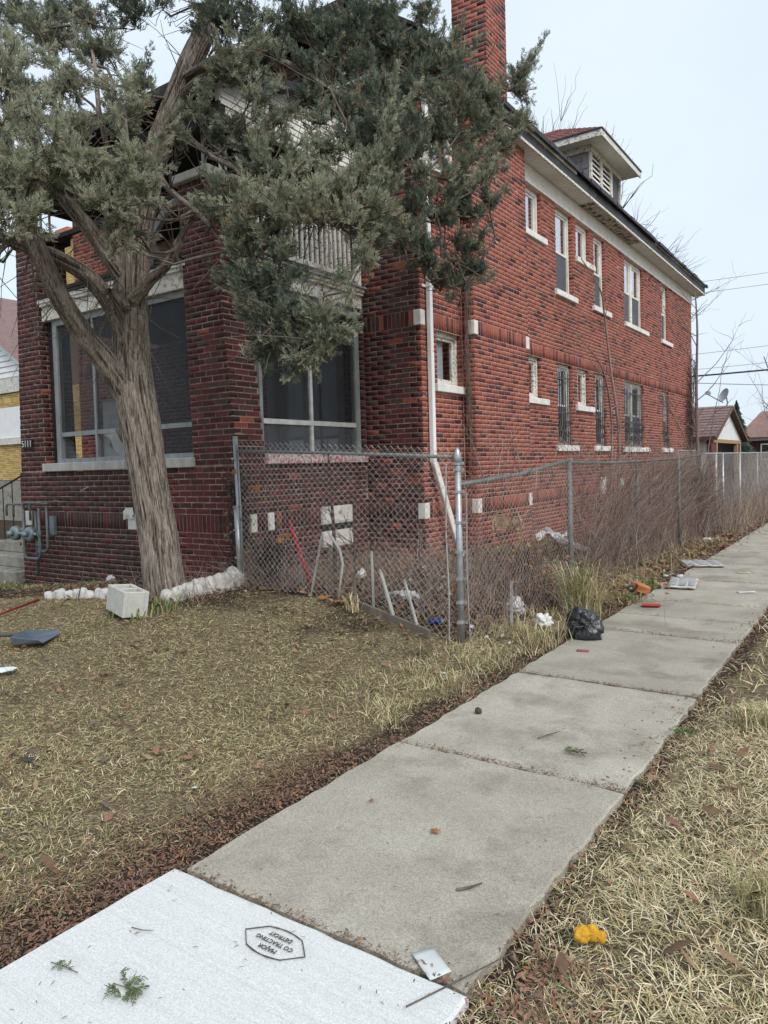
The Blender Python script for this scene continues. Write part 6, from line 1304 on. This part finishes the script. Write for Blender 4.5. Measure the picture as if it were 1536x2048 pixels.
# stakes and poles along the front fence
M_STK = mat('weathered grey lath', (.36, .36, .34), (.25, .25, .24), .85, 14, grain=.2, stretch=(1, 1, .2)); M_STKB = mat('grey brown stake', (.17, .14, .11), (.11, .09, .075), .9, 14, grain=.2, stretch=(1, 1, .2))
for p, q, w, m, lb in (((-3.92, 5.46), (-3.93, 5.46, .56), .022, M_STK, 'upright thin grey lath, leftmost of the three in the fence corner'), ((-3.62, 5.38), (-3.80, 5.40, .47), .034, M_STK, 'middle pointed grey lath leaning left in the fence corner'),
    ((-3.36, 5.36), (-3.52, 5.37, .46), .026, M_STK, 'slanting grey lath nearest the corner post, last of the three'), ((-4.12, 5.45), (-4.13, 5.45, .32), .03, M_STKB, 'short brown wooden stub left of the three laths'),
    ((-4.72, 5.5), (-4.56, 5.52, .62), .024, M_STK, 'tall thin grey lath leaning right by the red pole'), ((-2.95, 6.35), (-2.97, 6.4, .42), .03, M_STK, 'grey stake behind the fence holding a white bag'), ((-4.55, 5.62), (-4.56, 5.64, .5), .05, M_STKB, 'brown wooden stake behind the leaning lath')):
    b = Vector(on(*p, -.03)); t = Vector((q[0], q[1], gh(p[0], p[1]) + q[2])); tag(G().beam(b, t - (t - b) * .06, w, .014).hexa([t - (t - b) * .06 + Vector(x) for x in ((-w / 2, -.007, 0), (w / 2, -.007, 0), (w / 2, .007, 0), (-w / 2, .007, 0))], [t + Vector(x) for x in ((-w / 8, -.005, 0), (w / 8, -.005, 0), (w / 8, .005, 0), (-w / 8, .005, 0))]).build('stake', m), lb, 'stake')
tag(G().tube([on(-4.30, 5.40, -.02), on(-4.24, 5.42, .38), on(-4.27, 5.42, .50), on(-4.40, 5.42, .66)], .014, 8).build('bent_pole', M_STK, smooth=True), 'bent pale metal pole standing in the grass before the fence', 'pole')
rp = empty('red_pole', label='red painted pole with dark top leaning inside the fence', cat='pole'); a, b = Vector(on(-4.85, 5.72, -.05)), Vector((-5.22, 5.78, 1.05)); G().tube([a, b], .017, 8).build('shaft', mat('red paint', (.38, .03, .045), (.28, .025, .035), .5, 8), rp, smooth=True); G().tube([b, b + (b - a) * .12], .02, 8).build('tip', M_DARK, rp)
pb_ = tag(G().beam(on(-4.1, 5.42, .03), on(-3.25, 5.34, .03), .04, .07).build('timber', M_STKB), 'low weathered timber edging at the foot of the corner fence', 'timber')
# newspapers, cartons, wrappers on and beside the sidewalk
M_NEWS = mat('newsprint', (.56, .56, .54), (.42, .42, .41), .85, 60, grain=.2, stretch=(1, 1, 1), pos=(.45, .6)); M_KRAFT = mat('brown paper', (.42, .30, .20), (.34, .24, .16), .85, 8)
def newspaper(x, y, w, h, rz, label, seed):
    e = empty('newspaper', label=label, cat='newspaper')
    for k in range(3):
        s = sheet('page', (0, 0, .006 + .006 * k), w - .02 * k, h - .015 * k, rz + .03 * k, M_NEWS if k else M_KRAFT, None, None, .012, seed + k); s.parent = e
    for c in range(3):
        for i in range(7):
            u = (-.33 + .33 * c) * w; v = (-.36 + .12 * i) * h; cs, sn = math.cos(rz + .06), math.sin(rz + .06)
            s = G().box(-w * .13, w * .13, -h * .035, h * .035, 0, .0008).build('print_block', M_NEWSP, e); s.location = (u * cs - v * sn, u * sn + v * cs, .043); s.rotation_euler = (0, 0, rz + .06)
    e.location = (x, y, .004); return e
M_NEWSP = mat('grey print', (.30, .30, .30), (.40, .40, .39), .9, 200, pos=(.45, .55))
newspaper(-2.12, 9.62, .34, .78, .12, 'flat grey newspaper on the sidewalk, nearer of the two', 1); newspaper(-2.28, 11.5, .55, .62, .35, 'flat open newspaper on the sidewalk edge, farther of the two', 5)
M_RED = mat('red plastic', (.50, .05, .045), (.42, .04, .04), .4, 5); M_ORG = mat('orange carton', (.42, .16, .06), (.34, .12, .05), .7, 8)
rt = empty('red_tray', label='flattened red plastic tray on the sidewalk edge', cat='tray'); G().hexa([(-.13, -.07, 0), (.13, -.07, 0), (.13, .07, 0), (-.13, .07, 0)], [(-.16, -.09, .016), (.16, -.09, .02), (.15, .09, .014), (-.16, .09, .02)]).build('tray_body', M_RED, rt); G().box(-.16, .16, -.10, .10, .0205, .025).build('rim', M_RED, rt); rt.scale = (.6, .6, .7); rt.location = (-2.1, 8.05, .008); rt.rotation_euler = (0, 0, .3)
cb_ = empty('carton', label='crushed orange and red carton among weeds by the sidewalk', cat='carton'); G().hexa([(-.1, -.06, 0), (.1, -.07, 0), (.1, .06, 0), (-.1, .07, 0)], [(-.09, -.06, .11), (.11, -.05, .08), (.1, .06, .10), (-.1, .06, .13)]).build('box', M_ORG, cb_); G().poly([(-.1, -.06, .12), (-.22, -.08, .16), (-.22, .06, .13), (-.1, .06, .13)]).build('flap', M_RED, cb_); cb_.scale = (.75, .75, .75); cb_.location = on(-2.42, 8.85, .05); cb_.rotation_euler = (.2, .25, .5)
for nm, x, y, w, h, rz, m, lb, ct, cu in (('paper_slip', -1.36, 9.35, .20, .07, .5, M_WBAG, 'small white printed slip on the sidewalk at the right', 'paper', .004), ('paper_slip', -1.62, 10.9, .17, .07, .5, mat('pale yellow paper', (.6, .58, .34)), 'pale yellow slip on a far sidewalk joint', 'paper', .004),
    ('paper_scrap', -2.35, 10.1, .24, .14, .2, M_WBAG, 'crumpled white paper beside the nearer newspaper', 'paper', .04), ('wrapper', -2.42, 9.55, .26, .12, -.3, mat('pinkish wrapper', (.50, .26, .20), (.42, .20, .15), .5), 'pinkish wrapper left of the nearer newspaper', 'wrapper', .05),
    ('wrapper', -2.33, 13.6, .16, .12, .3, M_RED, 'small red wrapper beyond the farther newspaper', 'wrapper', .03), ('paper_scrap', -5.75, 2.98, .17, .09, .6, mat('white and teal paper', (.66, .70, .68), (.40, .55, .55), .6, 22, pos=(.5, .6)), 'white paper scrap with teal print lying on the lawn at the left', 'paper', .03),
    ('plastic_shard', -1.20, 1.93, .13, .075, -.55, mat('pale grey plastic', (.55, .58, .56), (.48, .51, .50), .5), 'flat pale grey shard across the joint of the white slab', 'shard', .008), ('blue_scrap', -7.05, 5.3, .14, .06, .3, mat('blue plastic', (.12, .22, .42)), 'small blue plastic scrap in the bed under the porch', 'scrap', .02),
    ('dark_scrap', -3.95, 2.15, .09, .05, .2, mat('slate rubber', (.05, .055, .07)), 'small slate black scrap on the lawn at the lower left', 'scrap', .02), ('dark_scrap', -4.6, 3.22, .08, .04, .6, mat('charcoal rubber', (.06, .06, .065)), 'small charcoal scrap in the middle of the lawn', 'scrap', .02),
    ('paper_scrap', -2.86, 2.4, .03, .02, .2, M_WBAG, 'tiny white scrap on the lawn near the sidewalk', 'paper', .012), ('paper_scrap', -2.75, 4.7, .04, .03, .2, M_WBAG, 'tiny white scrap on the grass before the corner post', 'paper', .01), ('pink_stain_leaf', -2.1, 5.9, .10, .06, .2, mat('pink leaf', (.36, .10, .10), (.26, .07, .07)), 'reddish pink leaf scrap on the sidewalk below the black bag', 'leaf', .004)):
    sheet(nm, on(x, y, .006) if x < -2.4 else (x, y, .007), w, h, rz, m, lb, ct, cu, len(lb), 6, 5)
# yellow crumpled work glove in the verge
M_YEL = mat('yellow cloth', (.60, .34, .03), (.50, .26, .025), .85, 20, grain=.2, bump=.6, bscale=60)
yg = empty('yellow_wad', label='crumpled mustard yellow wad lying in the right-hand grass', cat='cloth wad')
for c, s, sd in (((-.045, 0, 0), (.048, .042, .052), 1), ((.005, .012, .0), (.042, .04, .05), 2), ((.052, -.004, 0), (.036, .034, .034), 3)):
    q = lump('fold', (0, 0, 0), s, sd * 4.1, M_YEL, None, None, 4, .28, 1.5, crease=.22); q.parent = yg; q.location = c
yg.location = on(-.82, 2.33, .02); yg.rotation_euler = (0, 0, .55); yg.scale = (.6, .6, .6)
# white dumped bundle and planks behind the fence
wb = empty('white_bundle', label='torn white plastic sheeting and post dumped behind the fence', cat='sheeting')
G().tube([(-4.62, 11.35, .48), (-4.35, 11.1, .36), (-4.0, 10.9, .28), (-3.72, 10.8, .22)], [.05, .06, .07, .05], 8).build('roll', mat('wrinkled white sheet', (.62, .65, .68), (.25, .26, .28), .5, 20, pos=(.45, .62)), wb); s = sheet('flap', (-4.45, 11.15, .3), .5, .35, .4, M_WBAG, None, None, .12, 9); s.parent = wb
# sprigs, cone, twigs, single leaves
def sprig(x, y, n, label, sc=.6, z=.012):
    root = empty('cedar_sprig', label=label, cat='sprig'); P = np.stack([x + rng.normal(0, .03, n), y + rng.normal(0, .016, n), np.full(n, z) + rng.uniform(0, .012, n)], -1); d = rng.normal(0, 1, (n, 3)); d[:, 2] = np.abs(d[:, 2]) * .08; d[:, 0] += .8
    V, F, Mi = place_sprays(P, d, np.full(n, sc) * rng.uniform(.5, 1, n), np.full(n, 1)); np_obj('leaves', V, F, [M_FOL[1], mat('fresh juniper green', (.13, .17, .06), (.09, .12, .045), .7)], root, Mi); G().tube([(x - .06, y - .008, z), (x, y, z + .004), (x + .06, y + .01, z)], .002, 4).build('stem', M_TWIG, root); return root
sprig(-1.93, 1.33, 18, 'green cedar sprig lying on the white slab'); sprig(-1.40, 3.80, 14, 'small green cedar sprig on the second grey slab', .5); sprig(-.98, 4.35, 20, 'grey green cedar sprig at the right edge of the sidewalk', .6, .03); sprig(-2.19, 1.28, 7, 'tiny olive sprig at the lower left of the white slab', .35)
lump('pine_cone', (-2.16, 4.12, .001), (.022, .022, .024), 9, M_SAPD, 'dark round cone on the third sidewalk slab', 'cone', 2, .3, 3)
def twig(p, q, r, label): tag(G().tube([p, ((p[0] + q[0]) / 2 + .01, (p[1] + q[1]) / 2 - .012, max(p[2], q[2]) + .006), q], [r, r * .9, r * .5], 5).build('twig', M_TWIG), label, 'twig')
twig((-1.66, 3.90, .008), (-1.59, 4.05, .012), .004, 'short dark twig lying on the second grey slab'); twig((-1.33, 2.33, .008), (-1.27, 2.42, .008), .006, 'stubby twig on the first grey slab'); twig((-1.16, 1.72, .02), (-.98, 2.12, .03), .003, 'long pale straw twig along the right edge of the first grey slab'); twig((-2.18, 1.53, .011), (-2.10, 1.56, .011), .002, 'thin dark twig on the white slab'); twig((-7.2, 4.55, .2), (-6.85, 4.5, .55), .006, 'forked pale twig standing by the concrete block')
def leaf(x, y, s, m, label, z=.01): 
    g = G(); pts = [(0, -.5), (.22, -.3), (.5, -.28), (.28, -.05), (.42, .25), (.12, .18), (0, .55), (-.12, .2), (-.4, .22), (-.3, -.06), (-.46, -.3), (-.2, -.28)]; n = len(pts)
    for i in range(n): a, b = pts[i], pts[(i + 1) % n]; g.poly([(0, 0, .012), (a[0] * s, a[1] * s, .02 * abs(a[0])), (b[0] * s, b[1] * s, .02 * abs(b[0]))])
    o = tag(g.build('fallen_leaf', m), label, 'leaf'); o.location = (x, y, gh(x, y) + z if x < -2.4 or x > -.95 else z); o.rotation_euler = (.1, .1, x * 7); return o
leaf(-1.62, 2.66, .05, M_LEAFO, 'curled orange brown leaf in the middle of the first grey slab'); leaf(-2.02, 2.75, .03, M_LEAFO, 'small orange leaf near the left edge of the first grey slab'); leaf(-4.25, 5.36, .16, M_LEAFO, 'big orange leaf at the foot of the bent pole', .03); leaf(-4.45, 5.38, .14, M_LEAFO, 'orange leaf left of the big orange one before the fence', .03); leaf(-.95, 3.62, .07, M_LEAFT, 'tan star-shaped leaf on the right sidewalk edge', .04)
for i, (x, y, z, lb) in enumerate(((-5.72, 5.5, 1.58, 'upper'), (-5.42, 5.52, 1.40, 'second'), (-5.3, 5.5, 1.31, 'third'), (-5.0, 5.5, .92, 'fourth'), (-5.1, 5.5, .87, 'fifth'))):
    o = leaf(x, y, .09, M_LEAFO, ('dry orange leaf caught in the fence beside the left post top', 'orange leaf caught in the fence below the porch sill', 'lower orange leaf under its twin in the fence below the sill', 'orange leaf in the fence near the dark shrub stem', 'lowest orange leaf in the fence near the dark shrub stem')[i]); o.location = (x, y, z); o.rotation_euler = (1.4, .5 * i, i)
# grass tufts
def tuft(x, y, n, L_, label, probs, spread=.09, w=.006, cat='grass clump', name='grass_clump'):
    px, py = x + rng.normal(0, spread, n), y + rng.normal(0, spread, n); az = rng.uniform(0, 6.283, n); h = np.stack([np.cos(az), np.sin(az), np.zeros(n)], -1); up = np.array([0, 0, 1.]); l = L_ * rng.uniform(.4, 1.15, n)[:, None]; e = rng.uniform(.2, 1.0, n)[:, None]
    b = np.stack([px, py, ground_h(px, py)], -1); P = np.stack([b, b + (h * e * .4 + up * .95) * l * .4, b + (h * e * .9 + up * 1.25) * l * .62, b + (h * e * 1.6 + up * .95) * l * .8], 1); s = np.cross(h, up)
    V, F = ribbons(P, np.tile(np.array([w, w, w * .7, w * .15]), (n, 1)), s); return tag(np_obj(name, V, F, M_TURF, None, np.repeat(rng.choice(5, n, p=probs), 3)), label, cat)
tuft(-2.62, 7.35, 420, .62, 'tall arching yellow green grass clump at the fence behind the black bag', (.30, .06, .34, .20, .10), .10); tuft(-.33, 2.75, 200, .17, 'bright yellow green grass tuft at the lower right picture edge', (.3, .05, .38, .2, .07), .05, .004); tuft(-.62, 4.7, 170, .15, 'yellow green grass tuft right of the third slab', (.35, .05, .35, .2, .05), .07, .005)
tuft(-2.55, 6.0, 160, .25, 'straw grass tuft left of the black bag', (.5, .1, .15, .2, .05), .10, .004); tuft(-2.5, 9.2, 150, .18, 'green weed clump beside the orange carton', (.05, .05, .3, 0, .6), .10, .008, 'weeds', 'weed_clump'); tuft(-2.42, 8.3, 110, .14, 'small green weed clump beside the red tray', (.05, .05, .3, 0, .6), .07, .007, 'weeds', 'weed_clump'); tuft(-4.05, 5.3, 60, .18, 'yellowed weed tuft before the fence laths', (.5, .1, .2, .2, 0), .03, .006)
tuft(-5.9, 4.5, 260, .11, 'low dark green ivy weeds at the foot of the cedar', (.0, .5, .2, 0, .3), .16, .014, 'weeds', 'weed_clump')
o_ = vine('dead_shrub', 'reddish dead shrub at the foot of the left fence post', 'shrub', [(-5.55, 5.75, .3), (-5.5, 5.75, .55), (-5.45, 5.76, .8)], 90, (.10, .06, .06), 420, 12)
o_ = vine('dead_shrub', 'yellow leaved dead shrub behind the mesh near the black bag', 'shrub', [(-3.15, 7.3, .1), (-3.15, 7.3, .4), (-3.15, 7.3, .65)], 40, (.10, .08, .06), 260, 13)
for s in list(o_.children):
    if s.name.startswith('leaves'): s.data.materials[0] = mat('dull yellow leaf', (.50, .32, .11), (.38, .23, .08), .8, trans=.2); s.data.materials[1] = M_LEAFO
bpy.context.view_layer.update()
